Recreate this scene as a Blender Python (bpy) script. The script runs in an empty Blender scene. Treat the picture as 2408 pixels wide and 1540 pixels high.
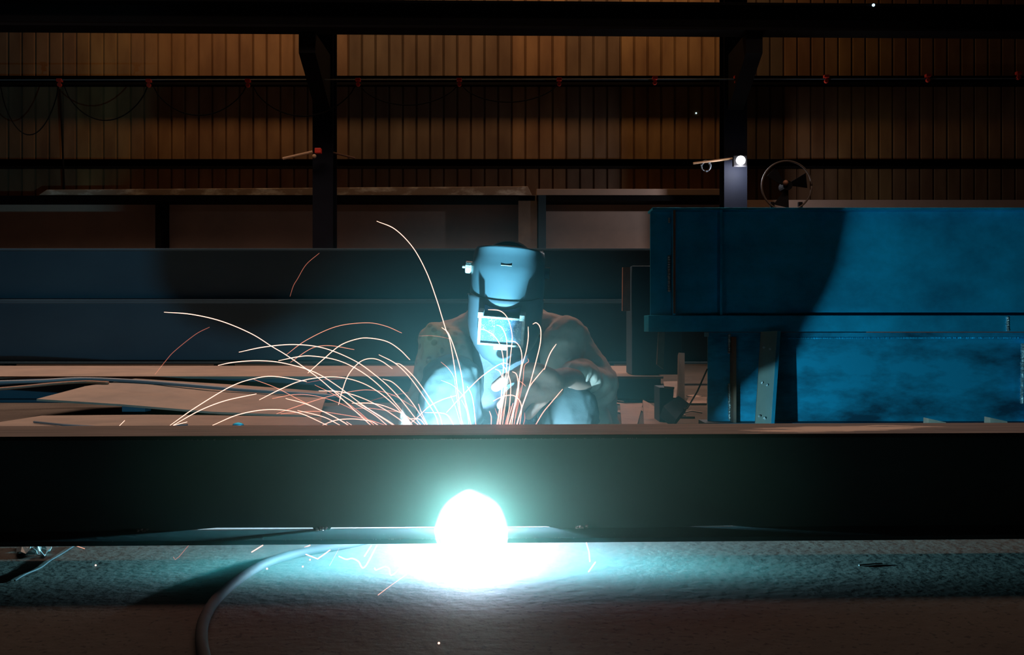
import bpy, bmesh, math, random
from mathutils import Vector, Matrix, Euler
R = math.radians
random.seed(7)
S = bpy.context.scene
C = S.collection

# ------------------------------------------------------------------ camera, world, light, exposure
CAM_Z = 0.52
FPX = 2341.0
cam_d = bpy.data.cameras.new('camera'); cam_d.sensor_width = 36.0; cam_d.lens = 36.0 * FPX / 2408.0
cam_d.clip_start = 0.05; cam_d.clip_end = 80
cam = bpy.data.objects.new('camera', cam_d); C.objects.link(cam)
cam.location = (0, 0, CAM_Z); cam.rotation_euler = (R(90), 0, 0)
S.camera = cam
S.view_settings.view_transform = 'Standard'; S.view_settings.look = 'None'
S.view_settings.gamma = 1.0; S.view_settings.exposure = 0.0
S.view_settings.use_curve_mapping = False
S.cycles.max_bounces = 5; S.cycles.diffuse_bounces = 1; S.cycles.glossy_bounces = 3
S.cycles.volume_bounces = 0; S.cycles.transparent_max_bounces = 24
S.cycles.sample_clamp_indirect = 4.0
S.cycles.use_denoising = True

w = bpy.data.worlds.new('world'); S.world = w; w.use_nodes = True
w.node_tree.nodes['Background'].inputs[0].default_value = (0.9, 0.62, 0.5, 1)
w.node_tree.nodes['Background'].inputs[1].default_value = 0.004

ARC = Vector((-0.094, 2.42, 0.0845))          # the burning tip behind the girder

def light(name, kind, loc, energy, color, rot=(0, 0, 0), **kw):
    d = bpy.data.lights.new(name, kind); d.energy = energy; d.color = color
    for k, v in kw.items(): setattr(d, k, v)
    o = bpy.data.objects.new(name, d); C.objects.link(o); o.location = loc; o.rotation_euler = rot
    return o
light('arc_light', 'POINT', ARC, 310, (0.29, 0.81, 1.0), shadow_soft_size=0.012)
light('high_bay_light', 'AREA', (-1.5, 8.3, 7.4), 500, (1.0, 0.66, 0.5), (0, 0, 0), shape='RECTANGLE', size=12, size_y=1.2, spread=R(104))
light('wall_bay_light', 'AREA', (-1.2, 13.4, 6.4), 84, (1.0, 0.55, 0.25), (R(34), 0, 0), shape='RECTANGLE', size=9, size_y=0.5)

def P(x, y, Y):
    return Vector(((x - 1204.0) / FPX * Y, Y, CAM_Z - (y - 770.0) / FPX * Y))
def PF(x, y, lift=0.0):                        # a point of the floor (lifted a little)
    Y = (CAM_Z - lift) * FPX / (y - 770.0)
    return P(x, y, Y)

# ------------------------------------------------------------------ materials
MATS = {}
def nmat(name):
    m = bpy.data.materials.new(name); m.use_nodes = True
    nt = m.node_tree; b = nt.nodes['Principled BSDF']
    MATS[name] = m
    return m, nt, b
def rgb(c): return (c[0], c[1], c[2], 1)
def surf(name, base, rough=0.6, metal=0.0, c2=None, scale=6.0, stretch=(1, 1, 1), bump=0.0, bscale=None, detail=6, spec=0.5, lo=0.35, hi=0.7, coat=0.0):
    m, nt, b = nmat(name); N = nt.nodes; L = nt.links
    b.inputs['Roughness'].default_value = rough; b.inputs['Metallic'].default_value = metal
    b.inputs['Specular IOR Level'].default_value = spec
    b.inputs['Coat Weight'].default_value = coat
    tc = N.new('ShaderNodeTexCoord'); mp = N.new('ShaderNodeMapping'); mp.inputs['Scale'].default_value = stretch
    L.new(tc.outputs['Object'], mp.inputs[0])
    if c2 is not None:
        n = N.new('ShaderNodeTexNoise'); n.inputs['Scale'].default_value = scale; n.inputs['Detail'].default_value = detail
        n.inputs['Roughness'].default_value = 0.65
        L.new(mp.outputs[0], n.inputs[0])
        r = N.new('ShaderNodeValToRGB'); r.color_ramp.elements[0].position = lo; r.color_ramp.elements[1].position = hi
        r.color_ramp.elements[0].color = rgb(base); r.color_ramp.elements[1].color = rgb(c2)
        L.new(n.outputs[0], r.inputs[0]); L.new(r.outputs[0], b.inputs['Base Color'])
    else:
        b.inputs['Base Color'].default_value = rgb(base)
    if bump:
        n2 = N.new('ShaderNodeTexNoise'); n2.inputs['Scale'].default_value = bscale or scale * 4; n2.inputs['Detail'].default_value = 6
        L.new(mp.outputs[0], n2.inputs[0])
        bp = N.new('ShaderNodeBump'); bp.inputs['Strength'].default_value = bump; bp.inputs['Distance'].default_value = 0.01
        L.new(n2.outputs[0], bp.inputs['Height']); L.new(bp.outputs[0], b.inputs['Normal'])
    return m
def emis(name, col, strength):
    m, nt, b = nmat(name)
    b.inputs['Base Color'].default_value = (0, 0, 0, 1)
    b.inputs['Emission Color'].default_value = rgb(col); b.inputs['Emission Strength'].default_value = strength
    return m

surf('girder_paint', (0.030, 0.048, 0.052), 0.5, 0.0, (0.042, 0.064, 0.070), 3, (1, 3, 3), 0.06, 40)
surf('fan_ring', (0.06, 0.045, 0.035), 0.7)
surf('gap_glow_pale', (0.7, 0.7, 0.7), 0.7, 0.0, (0.5, 0.5, 0.5), 12)
surf('girder_web_glow', (0.050, 0.105, 0.105), 0.55, 0.0, (0.065, 0.125, 0.125), 2, (1, 3, 3), 0.03, 40, spec=0.2)  # girder paint made lighter and more teal to carry the arc glow
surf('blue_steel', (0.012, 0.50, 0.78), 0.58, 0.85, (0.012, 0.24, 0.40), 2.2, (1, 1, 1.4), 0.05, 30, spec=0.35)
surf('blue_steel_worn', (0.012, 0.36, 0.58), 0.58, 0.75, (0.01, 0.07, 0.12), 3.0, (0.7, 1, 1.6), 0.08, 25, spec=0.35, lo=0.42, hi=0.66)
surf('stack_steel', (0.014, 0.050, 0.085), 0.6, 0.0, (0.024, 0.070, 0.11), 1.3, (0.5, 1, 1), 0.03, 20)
surf('mill_plate', (0.20, 0.155, 0.125), 0.62, 0.0, (0.13, 0.105, 0.09), 3.5, (1, 1, 1), 0.05, 30)
surf('offcut_steel', (0.19, 0.145, 0.115), 0.6, 0.0, (0.11, 0.085, 0.075), 9, (1, 1, 1), 0.05, 60)
surf('angle_steel', (0.20, 0.20, 0.17), 0.55, 0.0, (0.13, 0.14, 0.13), 7, (1, 1, 0.5), 0.05, 60)
surf('rust_warm_edge', (0.24, 0.10, 0.05), 0.6, 0.0, (0.09, 0.06, 0.05), 12, (1, 1, 0.6), 0.1, 60)  # rust, also the warm light painted on the stiffener edges
surf('weld_bead', (0.55, 0.55, 0.55), 0.3, 0.8, (0.3, 0.3, 0.3), 80, (1, 1, 1), 0.5, 160)
surf('dark_paint', (0.003, 0.003, 0.004), 0.8, 0.0, (0.005, 0.005, 0.006), 3, (1, 1, 1), 0.03, 30, spec=0.1)
surf('column_paint', (0.002, 0.004, 0.010), 0.7, 0.0, (0.004, 0.006, 0.014), 3, (1, 1, 1), 0.03, 30, spec=0.15)
surf('plinth', (0.60, 0.42, 0.34), 0.85, 0.0, (0.42, 0.32, 0.27), 0.9, (1, 1, 1), 0.05, 20)
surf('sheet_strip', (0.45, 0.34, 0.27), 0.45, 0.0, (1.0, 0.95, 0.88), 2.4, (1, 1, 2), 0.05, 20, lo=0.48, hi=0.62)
surf('black_rubber', (0.018, 0.020, 0.022), 0.5, 0.0, (0.03, 0.03, 0.032), 10, bump=0.05)
surf('hose_grey', (0.035, 0.038, 0.042), 0.75, 0.0, (0.022, 0.022, 0.025), 8, bump=0.05, spec=0.15)
surf('cable_grey', (0.09, 0.12, 0.15), 0.5)
surf('red_plastic', (0.75, 0.05, 0.03), 0.4)
surf('pale_rod', (0.55, 0.36, 0.22), 0.5)
surf('skin', (0.30, 0.155, 0.115), 0.55, 0.0, (0.22, 0.11, 0.085), 18, bump=0.12, bscale=120)
surf('trouser_cloth', (0.060, 0.075, 0.078), 0.85, 0.0, (0.045, 0.058, 0.06), 14, bump=0.10, bscale=260, spec=0.15)
surf('shirt_cloth', (0.12, 0.125, 0.15), 0.9, 0.0, (0.09, 0.095, 0.12), 9, bump=0.2, bscale=200, spec=0.1)
surf('boot_leather', (0.03, 0.025, 0.02), 0.5)
surf('shell_plastic', (0.040, 0.062, 0.078), 0.36, 0.0, (0.036, 0.056, 0.07), 6, bump=0.03, bscale=90, spec=0.45)
surf('panel_plastic', (0.050, 0.062, 0.078), 0.40, 0.0, (0.045, 0.056, 0.07), 6, bump=0.03, bscale=90, spec=0.45)
surf('band_plastic', (0.006, 0.006, 0.012), 0.9, spec=0.1)
surf('shade_black', (0.0015, 0.0015, 0.003), 1.0, spec=0.0)
surf('frame_metal', (0.40, 0.42, 0.42), 0.5, 0.0, (0.22, 0.23, 0.22), 60, bump=0.3, bscale=200)
surf('clear_plastic', (0.5, 0.55, 0.55), 0.35, 0.0, (0.3, 0.33, 0.33), 60)

# glass of the mask with dried spatter dots
m, nt, b = nmat('lens_glass'); N = nt.nodes; L = nt.links
b.inputs['Roughness'].default_value = 0.25
tc = N.new('ShaderNodeTexCoord'); v = N.new('ShaderNodeTexVoronoi'); v.inputs['Scale'].default_value = 400
L.new(tc.outputs['Object'], v.inputs[0])
n = N.new('ShaderNodeTexNoise'); n.inputs['Scale'].default_value = 60; L.new(tc.outputs['Object'], n.inputs[0])
mx = N.new('ShaderNodeMath'); mx.operation = 'SUBTRACT'; L.new(n.outputs[0], mx.inputs[0]); L.new(v.outputs['Distance'], mx.inputs[1])
r = N.new('ShaderNodeValToRGB'); r.color_ramp.elements[0].position = 0.14; r.color_ramp.elements[1].position = 0.34
r.color_ramp.elements[0].color = (0.025, 0.055, 0.11, 1); r.color_ramp.elements[1].color = (0.26, 0.30, 0.34, 1)
L.new(mx.outputs[0], r.inputs[0]); L.new(r.outputs[0], b.inputs['Base Color'])

# jacket: tan cloth, ochre stains on one shoulder
m, nt, b = nmat('jacket_cloth'); N = nt.nodes; L = nt.links
b.inputs['Roughness'].default_value = 0.9; b.inputs['Specular IOR Level'].default_value = 0.15
tc = N.new('ShaderNodeTexCoord')
n = N.new('ShaderNodeTexNoise'); n.inputs['Scale'].default_value = 7; n.inputs['Detail'].default_value = 5; L.new(tc.outputs['Object'], n.inputs[0])
r = N.new('ShaderNodeValToRGB'); r.color_ramp.elements[0].color = (0.46, 0.33, 0.27, 1); r.color_ramp.elements[1].color = (0.66, 0.50, 0.42, 1)
L.new(n.outputs[0], r.inputs[0])
vd = N.new('ShaderNodeVectorMath'); vd.operation = 'DISTANCE'; vd.inputs[1].default_value = (-0.235, 2.98, 0.49); L.new(tc.outputs['Object'], vd.inputs[0])
mr = N.new('ShaderNodeMapRange'); mr.inputs[1].default_value = 0.05; mr.inputs[2].default_value = 0.12; mr.inputs[3].default_value = 1; mr.inputs[4].default_value = 0
L.new(vd.outputs['Value'], mr.inputs[0])
v = N.new('ShaderNodeTexVoronoi'); v.inputs['Scale'].default_value = 34; L.new(tc.outputs['Object'], v.inputs[0])
r2 = N.new('ShaderNodeValToRGB'); r2.color_ramp.elements[0].position = 0.25; r2.color_ramp.elements[1].position = 0.4
r2.color_ramp.elements[0].color = (0.46, 0.29, 0.09, 1); r2.color_ramp.elements[1].color = (0.74, 0.55, 0.26, 1)
L.new(v.outputs['Distance'], r2.inputs[0])
mix = N.new('ShaderNodeMix'); mix.data_type = 'RGBA'; L.new(mr.outputs[0], mix.inputs[0]); L.new(r.outputs[0], mix.inputs[6]); L.new(r2.outputs[0], mix.inputs[7])
L.new(mix.outputs[2], b.inputs['Base Color'])
n2 = N.new('ShaderNodeTexNoise'); n2.inputs['Scale'].default_value = 14; n2.inputs['Detail'].default_value = 8; L.new(tc.outputs['Object'], n2.inputs[0])
bp = N.new('ShaderNodeBump'); bp.inputs['Strength'].default_value = 0.5; bp.inputs['Distance'].default_value = 0.012
L.new(n2.outputs[0], bp.inputs['Height']); L.new(bp.outputs[0], b.inputs['Normal'])

# concrete floor
m, nt, b = nmat('concrete'); N = nt.nodes; L = nt.links
tc = N.new('ShaderNodeTexCoord')
n = N.new('ShaderNodeTexNoise'); n.inputs['Scale'].default_value = 1.3; n.inputs['Detail'].default_value = 9; n.inputs['Roughness'].default_value = 0.7
L.new(tc.outputs['Object'], n.inputs[0])
r = N.new('ShaderNodeValToRGB'); r.color_ramp.elements[0].position = 0.3; r.color_ramp.elements[1].position = 0.72
r.color_ramp.elements[0].color = (0.024, 0.018, 0.014, 1); r.color_ramp.elements[1].color = (0.068, 0.057, 0.047, 1)
L.new(n.outputs[0], r.inputs[0])
mp = N.new('ShaderNodeMapping'); mp.inputs['Scale'].default_value = (1, 1, 1); L.new(tc.outputs['Object'], mp.inputs[0])
n3 = N.new('ShaderNodeTexNoise'); n3.inputs['Scale'].default_value = 75; n3.inputs['Detail'].default_value = 3; L.new(mp.outputs[0], n3.inputs[0])
r3 = N.new('ShaderNodeValToRGB'); r3.color_ramp.elements[0].position = 0.34; r3.color_ramp.elements[1].position = 0.41
r3.color_ramp.elements[0].color = (0.22, 0.22, 0.22, 1); r3.color_ramp.elements[1].color = (1, 1, 1, 1)
L.new(n3.outputs[0], r3.inputs[0])
mu = N.new('ShaderNodeMix'); mu.data_type = 'RGBA'; mu.blend_type = 'MULTIPLY'; mu.inputs[0].default_value = 1
L.new(r.outputs[0], mu.inputs[6]); L.new(r3.outputs[0], mu.inputs[7]); L.new(mu.outputs[2], b.inputs['Base Color'])
b.inputs['Roughness'].default_value = 0.8; b.inputs['Specular IOR Level'].default_value = 0.25
n2 = N.new('ShaderNodeTexNoise'); n2.inputs['Scale'].default_value = 38; n2.inputs['Detail'].default_value = 8; L.new(tc.outputs['Object'], n2.inputs[0])
bp = N.new('ShaderNodeBump'); bp.inputs['Strength'].default_value = 0.35; bp.inputs['Distance'].default_value = 0.008
L.new(n2.outputs[0], bp.inputs['Height']); L.new(bp.outputs[0], b.inputs['Normal'])

# girder top flange: brown painted in for the warm overhead light, with a bare scraped streak near the right end
m, nt, b = nmat('flange_top'); N = nt.nodes; L = nt.links
tc = N.new('ShaderNodeTexCoord')
mp = N.new('ShaderNodeMapping'); mp.inputs['Scale'].default_value = (1.5, 14, 14); L.new(tc.outputs['Object'], mp.inputs[0])
n = N.new('ShaderNodeTexNoise'); n.inputs['Scale'].default_value = 3; n.inputs['Detail'].default_value = 7; L.new(mp.outputs[0], n.inputs[0])
r = N.new('ShaderNodeValToRGB'); r.color_ramp.elements[0].position = 0.35; r.color_ramp.elements[1].position = 0.65
r.color_ramp.elements[0].color = (0.10, 0.072, 0.06, 1); r.color_ramp.elements[1].color = (0.20, 0.155, 0.13, 1)
L.new(n.outputs[0], r.inputs[0])
sp = N.new('ShaderNodeSeparateXYZ'); L.new(tc.outputs['Object'], sp.inputs[0])
def math_(op, a, bb):
    q = N.new('ShaderNodeMath'); q.operation = op
    for i, s in enumerate((a, bb)):
        if isinstance(s, (int, float)): q.inputs[i].default_value = s
        elif s is not None: L.new(s, q.inputs[i])
    return q.outputs[0]
# streak: |x-0.74|/0.24 and |y-line|/0.035 box, broken by stretched noise
ax = math_('ABSOLUTE', math_('DIVIDE', math_('SUBTRACT', sp.outputs[0], 0.75), 0.27), None)
line = math_('ADD', math_('MULTIPLY', sp.outputs[0], 0.20), -0.045)
ay = math_('ABSOLUTE', math_('DIVIDE', math_('SUBTRACT', sp.outputs[1], line), 0.075), None)
mm = math_('SUBTRACT', 1.0, math_('ADD', math_('POWER', ax, 2.0), math_('POWER', ay, 2.0)))
mp2 = N.new('ShaderNodeMapping'); mp2.inputs['Scale'].default_value = (3, 26, 20); L.new(tc.outputs['Object'], mp2.inputs[0])
n4 = N.new('ShaderNodeTexNoise'); n4.inputs['Scale'].default_value = 3; n4.inputs['Detail'].default_value = 5; L.new(mp2.outputs[0], n4.inputs[0])
mk = math_('ADD', mm, math_('MULTIPLY', math_('SUBTRACT', n4.outputs[0], 0.58), 3.0))
r5 = N.new('ShaderNodeValToRGB'); r5.color_ramp.elements[0].position = 0.2; r5.color_ramp.elements[1].position = 0.32; L.new(mk, r5.inputs[0])
mix = N.new('ShaderNodeMix'); mix.data_type = 'RGBA'; L.new(r5.outputs[0], mix.inputs[0]); L.new(r.outputs[0], mix.inputs[6]); mix.inputs[7].default_value = (0.95, 0.74, 0.6, 1)
L.new(mix.outputs[2], b.inputs['Base Color']); b.inputs['Roughness'].default_value = 0.6

# corrugated wall sheets: each sheet has its own weathered tint
m, nt, b = nmat('corrugated'); N = nt.nodes; L = nt.links
tc = N.new('ShaderNodeTexCoord'); sp = N.new('ShaderNodeSeparateXYZ'); L.new(tc.outputs['Object'], sp.inputs[0])
q = math_('FLOOR', math_('DIVIDE', sp.outputs[0], 0.82), None)
wn = N.new('ShaderNodeTexWhiteNoise'); wn.noise_dimensions = '1D'; L.new(q, wn.inputs['W'])
r = N.new('ShaderNodeValToRGB'); r.color_ramp.elements[0].color = (0.15, 0.115, 0.08, 1); r.color_ramp.elements[1].color = (0.36, 0.22, 0.085, 1)
e = r.color_ramp.elements.new(0.45); e.color = (0.28, 0.16, 0.085, 1)
L.new(wn.outputs['Value'], r.inputs[0])
mp = N.new('ShaderNodeMapping'); mp.inputs['Scale'].default_value = (1.6, 1, 0.5); L.new(tc.outputs['Object'], mp.inputs[0])
n = N.new('ShaderNodeTexNoise'); n.inputs['Scale'].default_value = 2.0; n.inputs['Detail'].default_value = 6; L.new(mp.outputs[0], n.inputs[0])
r2 = N.new('ShaderNodeValToRGB'); r2.color_ramp.elements[0].position = 0.3; r2.color_ramp.elements[0].color = (0.5, 0.42, 0.4, 1); r2.color_ramp.elements[1].position = 0.75; r2.color_ramp.elements[1].color = (1, 1, 1, 1)
L.new(n.outputs[0], r2.inputs[0])
mu = N.new('ShaderNodeMix'); mu.data_type = 'RGBA'; mu.blend_type = 'MULTIPLY'; mu.inputs[0].default_value = 1
L.new(r.outputs[0], mu.inputs[6]); L.new(r2.outputs[0], mu.inputs[7]); L.new(mu.outputs[2], b.inputs['Base Color'])
b.inputs['Roughness'].default_value = 0.7

def glow(name, col, strength):                 # incandescent gas and droplets: they give light and block none
    m = bpy.data.materials.new(name); m.use_nodes = True; MATS[name] = m
    N = m.node_tree.nodes; L = m.node_tree.links; N.remove(N['Principled BSDF'])
    em = N.new('ShaderNodeEmission'); em.inputs[0].default_value = rgb(col); em.inputs[1].default_value = strength / 2
    tr = N.new('ShaderNodeBsdfTransparent'); ad = N.new('ShaderNodeAddShader')
    L.new(em.outputs[0], ad.inputs[0]); L.new(tr.outputs[0], ad.inputs[1]); L.new(ad.outputs[0], N['Material Output'].inputs['Surface'])
glow('spark_hot', (1.0, 0.52, 0.38), 2.6)
glow('spark_warm', (1.0, 0.40, 0.25), 1.1)
glow('spark_faint', (1.0, 0.28, 0.18), 0.4)
m = bpy.data.materials.new('arc_bloom'); m.use_nodes = True; MATS['arc_bloom'] = m
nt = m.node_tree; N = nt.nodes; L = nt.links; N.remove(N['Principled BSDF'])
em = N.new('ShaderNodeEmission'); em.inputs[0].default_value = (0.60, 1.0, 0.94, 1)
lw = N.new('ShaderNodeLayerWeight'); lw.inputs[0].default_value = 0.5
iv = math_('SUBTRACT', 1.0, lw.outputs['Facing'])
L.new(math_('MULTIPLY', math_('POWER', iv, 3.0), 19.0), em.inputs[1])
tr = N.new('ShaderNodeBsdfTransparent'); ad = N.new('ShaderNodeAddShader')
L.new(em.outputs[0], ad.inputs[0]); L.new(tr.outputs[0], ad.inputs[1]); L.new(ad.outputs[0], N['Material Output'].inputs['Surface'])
emis('lamp_lit', (1.0, 0.97, 0.95), 30.0)
emis('indicator_blue', (0.5, 0.8, 1.0), 2.0)

# ------------------------------------------------------------------ mesh helpers
class MB:
    def __init__(s): s.b = bmesh.new()
    def box(s, x0, x1, y0, y1, z0, z1, mtx=None):
        vs = [s.b.verts.new((x, y, z)) for x in (x0, x1) for y in (y0, y1) for z in (z0, z1)]
        for f in ((0, 1, 3, 2), (4, 6, 7, 5), (0, 4, 5, 1), (2, 3, 7, 6), (0, 2, 6, 4), (1, 5, 7, 3)):
            s.b.faces.new([vs[i] for i in f])
        if mtx is not None: bmesh.ops.transform(s.b, matrix=mtx, verts=vs)
        return s
    def prism(s, pts, y0, y1, mtx=None):       # outline in x,z extruded along y
        a = [s.b.verts.new((p[0], y0, p[1])) for p in pts]; c = [s.b.verts.new((p[0], y1, p[1])) for p in pts]
        s.b.faces.new(a); s.b.faces.new(c[::-1])
        for i in range(len(pts)):
            j = (i + 1) % len(pts); s.b.faces.new((a[i], c[i], c[j], a[j]))
        if mtx is not None: bmesh.ops.transform(s.b, matrix=mtx, verts=a + c)
        return s
    def plate(s, quad, t):                     # polygon of 3-D points given a thickness below it
        n = (Vector(quad[1]) - Vector(quad[0])).cross(Vector(quad[2]) - Vector(quad[0])).normalized()
        if n.z < 0: n = -n
        a = [s.b.verts.new(p) for p in quad]; c = [s.b.verts.new(Vector(p) - n * t) for p in quad]
        s.b.faces.new(a); s.b.faces.new(c[::-1])
        for i in range(len(quad)):
            j = (i + 1) % len(quad); s.b.faces.new((a[i], c[i], c[j], a[j]))
        return s
    def tube(s, pts, rad, n=8, cap=True):
        pts = [Vector(p) for p in pts]; rads = rad if isinstance(rad, (list, tuple)) else [rad] * len(pts)
        rings = []; up = None
        for i, p in enumerate(pts):
            t = (pts[min(i + 1, len(pts) - 1)] - pts[max(i - 1, 0)])
            if t.length < 1e-9: t = Vector((0, 0, 1))
            t.normalize()
            if up is None:
                up = t.orthogonal().normalized()
            else:
                up = (up - t * up.dot(t))
                up = up.normalized() if up.length > 1e-6 else t.orthogonal().normalized()
            bi = t.cross(up)
            rings.append([s.b.verts.new(p + (up * math.cos(k * 2 * math.pi / n) + bi * math.sin(k * 2 * math.pi / n)) * rads[i]) for k in range(n)])
        for a, c in zip(rings, rings[1:]):
            for k in range(n):
                s.b.faces.new((a[k], a[(k + 1) % n], c[(k + 1) % n], c[k]))
        if cap:
            s.b.faces.new(rings[0][::-1]); s.b.faces.new(rings[-1])
        return s
    def ball(s, c, r, sub=2, sc=(1, 1, 1), rot=None):
        mt = Matrix.Translation(Vector(c)) @ (rot.to_matrix().to_4x4() if rot is not None else Matrix.Identity(4)) @ Matrix.Diagonal((r * sc[0], r * sc[1], r * sc[2], 1))
        bmesh.ops.create_icosphere(s.b, subdivisions=sub, radius=1, matrix=mt)
        return s
    def cap(s, a, b, ra, rb=None, n=14):       # tapered capsule
        a = Vector(a); b = Vector(b); rb = ra if rb is None else rb
        s.tube([a, (a + b) / 2, b], [ra, (ra + rb) / 2, rb], n)
        s.ball(a, ra, 2); s.ball(b, rb, 2)
        return s
    def chain(s, pts, rads):
        for i in range(len(pts) - 1): s.cap(pts[i], pts[i + 1], rads[i], rads[i + 1])
        return s
    def build(s, name, mat, parent=None, smooth=False, bevel=0.0, loc=None):
        me = bpy.data.meshes.new(name)
        bmesh.ops.recalc_face_normals(s.b, faces=s.b.faces)
        if loc is not None: bmesh.ops.translate(s.b, vec=-Vector(loc), verts=s.b.verts)
        s.b.to_mesh(me); s.b.free()
        if smooth:
            for p in me.polygons: p.use_smooth = True
        me.materials.append(MATS[mat])
        o = bpy.data.objects.new(name, me); C.objects.link(o)
        if loc is not None: o.location = loc
        if parent is not None: o.parent = parent
        if bevel:
            md = o.modifiers.new('bevel', 'BEVEL'); md.width = bevel; md.segments = 2; md.limit_method = 'ANGLE'
        return o
def tag(o, label=None, cat=None, group=None, kind=None):
    if label: o['label'] = label
    if cat: o['category'] = cat
    if group: o['group'] = group
    if kind: o['kind'] = kind
    return o
def empty(name, loc, rz=0.0):
    o = bpy.data.objects.new(name, None); C.objects.link(o); o.location = loc; o.rotation_euler = (0, 0, rz)
    o.empty_display_size = 0.05
    return o
def smooth_path(pts, seg=7):
    pts = [Vector(p) for p in pts]
    if len(pts) < 3: return pts
    out = []
    q = [pts[0] * 2 - pts[1]] + pts + [pts[-1] * 2 - pts[-2]]
    for i in range(1, len(q) - 2):
        p0, p1, p2, p3 = q[i - 1:i + 3]
        for k in range(seg):
            t = k / seg
            out.append(0.5 * ((2 * p1) + (p2 - p0) * t + (2 * p0 - 5 * p1 + 4 * p2 - p3) * t * t + (3 * p1 - p0 - 3 * p2 + p3) * t ** 3))
    out.append(pts[-1])
    return out
def bead(mb, a, b, r, step=None):              # a ripple weld bead from a to b
    a = Vector(a); b = Vector(b); L_ = (b - a).length; step = step or r * 1.3
    n = max(2, int(L_ / step)); rng = random.Random(int(L_ * 1e4) + n)
    pts = []; rad = []
    for i in range(n * 2 + 1):
        pts.append(a.lerp(b, i / (n * 2)) + Vector((rng.uniform(-1, 1), rng.uniform(-1, 1), 0)) * r * 0.12)
        rad.append(r * (1.0 if i % 2 else 0.72) * rng.uniform(0.85, 1.15))
    mb.tube(pts, rad, 6)
    return mb

# ------------------------------------------------------------------ the setting
o = MB().box(-12, 12, -1.5, 15.2, -0.10, 0.0).build('floor', 'concrete'); tag(o, kind='structure')
mb = MB(); pitch = 0.205; x = -9.0; prof = []
while x < 9.0:
    prof += [(x, 15.0), (x + pitch - 0.05, 15.0), (x + pitch - 0.035, 15.035), (x + pitch - 0.012, 15.035)]; x += pitch
lo = [mb.b.verts.new((p[0], p[1], 0.0)) for p in prof]; hi = [mb.b.verts.new((p[0], p[1], 7.0)) for p in prof]
for i in range(len(prof) - 1): mb.b.faces.new((lo[i], lo[i + 1], hi[i + 1], hi[i]))
o = mb.build('wall_back', 'corrugated'); md = o.modifiers.new('s', 'SOLIDIFY'); md.thickness = 0.01; tag(o, kind='structure')
z_top = P(0, 470, 14.4).z
o = MB().box(-9, 9, 14.4, 14.9, 0, z_top).build('wall_plinth', 'plinth'); tag(o, kind='structure')

# plinth coping strips, dividers
def zz(y, Y): return P(0, y, Y).z
def xx(x, Y): return P(x, 0, Y).x
def facebox(mb, x0, x1, y0, y1, Y, depth, dx0=0, dx1=0):
    mb.box(xx(x0, Y), xx(x1, Y), Y, Y + depth, zz(y1, Y), zz(y0, Y)); return mb
Y = 14.1
o = MB().prism([(xx(90, Y), zz(459, Y)), (xx(1251, Y), zz(459, Y)), (xx(1241, Y), zz(438, Y)), (xx(110, Y), zz(446, Y))], Y, Y + 0.3).build('steel_strip', 'sheet_strip', bevel=0.004)
tag(o, 'long brown steel strip with bare shiny patches lying on the low wall', 'steel strip')
o = facebox(MB(), 1262, 1705, 444, 459, Y, 0.3).build('steel_strip', 'plinth', bevel=0.004)
tag(o, 'dull dark steel strip on the low wall left of the lit column', 'steel strip')
for k, (a, b_, lab) in enumerate(((0, 1258, 'dark steel rail below the shiny strip on the low wall'), (1262, 1705, 'dark steel rail under the dull strip at the lit column'))):
    mb = facebox(MB(), a - 200 * (k == 0), b_, 460, 472, 13.95, 0.45)
    tag(mb.build('steel_rail', 'dark_paint'), lab, 'rail')
tag(facebox(MB(), 365, 378, 470, 590, 14.0, 0.35).build('wall_post', 'dark_paint'), 'thin black post against the low wall, left of the columns', 'post')
pst = facebox(MB(), 1219, 1263, 459, 590, 13.95, 0.1)
o = pst.build('wall_post', 'mill_plate'); tag(o, 'flat brown plate post on the low wall behind the mask', 'post')
tag(facebox(MB(), 1266, 1284, 459, 590, 13.9, 0.5).build('wall_post', 'stack_steel'), 'narrow dark blue post beside the brown plate post behind the mask', 'post')

# girts on the corrugated wall
for y0, y1, lab in ((178, 193, 'dark horizontal wall girt, upper one, behind the red cable hooks'), (374, 390, 'dark horizontal wall girt, lower one, at lamp height')):
    Y = 14.7
    mb = MB().box(-8.8, 8.8, Y, Y + 0.3, zz(y1, Y), zz(y0, Y)); mb.box(-8.8, 8.8, Y, Y + 0.02, zz(y1 + 6, Y), zz(y0, Y))
    tag(mb.build('wall_girt', 'dark_paint'), lab, 'girt')

# columns with corbels
def column(xa, xb, side, lab):
    Yc = 13.0; x0, x1 = xx(xa, Yc), xx(xb, Yc); wx = x1 - x0
    t = empty('steel_column', ((x0 + x1) / 2, Yc + 0.15, 0)); tag(t, lab, 'column')
    h = wx / 2
    def bx(name, x0, x1, y0, y1, z0, z1, m='column_paint'):
        return MB().box(x0, x1, y0, y1, z0, z1).build(name, m, t)
    bx('flange', -h, h, -0.15, -0.135, 0, 6.6); bx('flange', -h, h, 0.135, 0.15, 0, 6.6)
    bx('web', -0.006, 0.006, -0.135, 0.135, 0, 6.6)
    bx('base_plate', -h - 0.06, h + 0.06, -0.22, 0.22, 0, 0.03)
    # corbel towards the camera: side profile in y,z
    pts = [(-1.15, 4.075), (-1.15, 3.83), (-0.15, 3.36), (-0.15, 4.075)]
    mb = MB(); a = [mb.b.verts.new((-0.1, p[0], p[1])) for p in pts]; c = [mb.b.verts.new((0.1, p[0], p[1])) for p in pts]
    mb.b.faces.new(a); mb.b.faces.new(c[::-1])
    for i in range(4):
        j = (i + 1) % 4; mb.b.faces.new((a[i], c[i], c[j], a[j]))
    mb.build('corbel', 'dark_paint', t)
    return t
column(735, 783, -1, 'dark steel column standing left of the welder')
column(1703, 1757, 1, 'dark steel column right of centre carrying the bright lamp')
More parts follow.
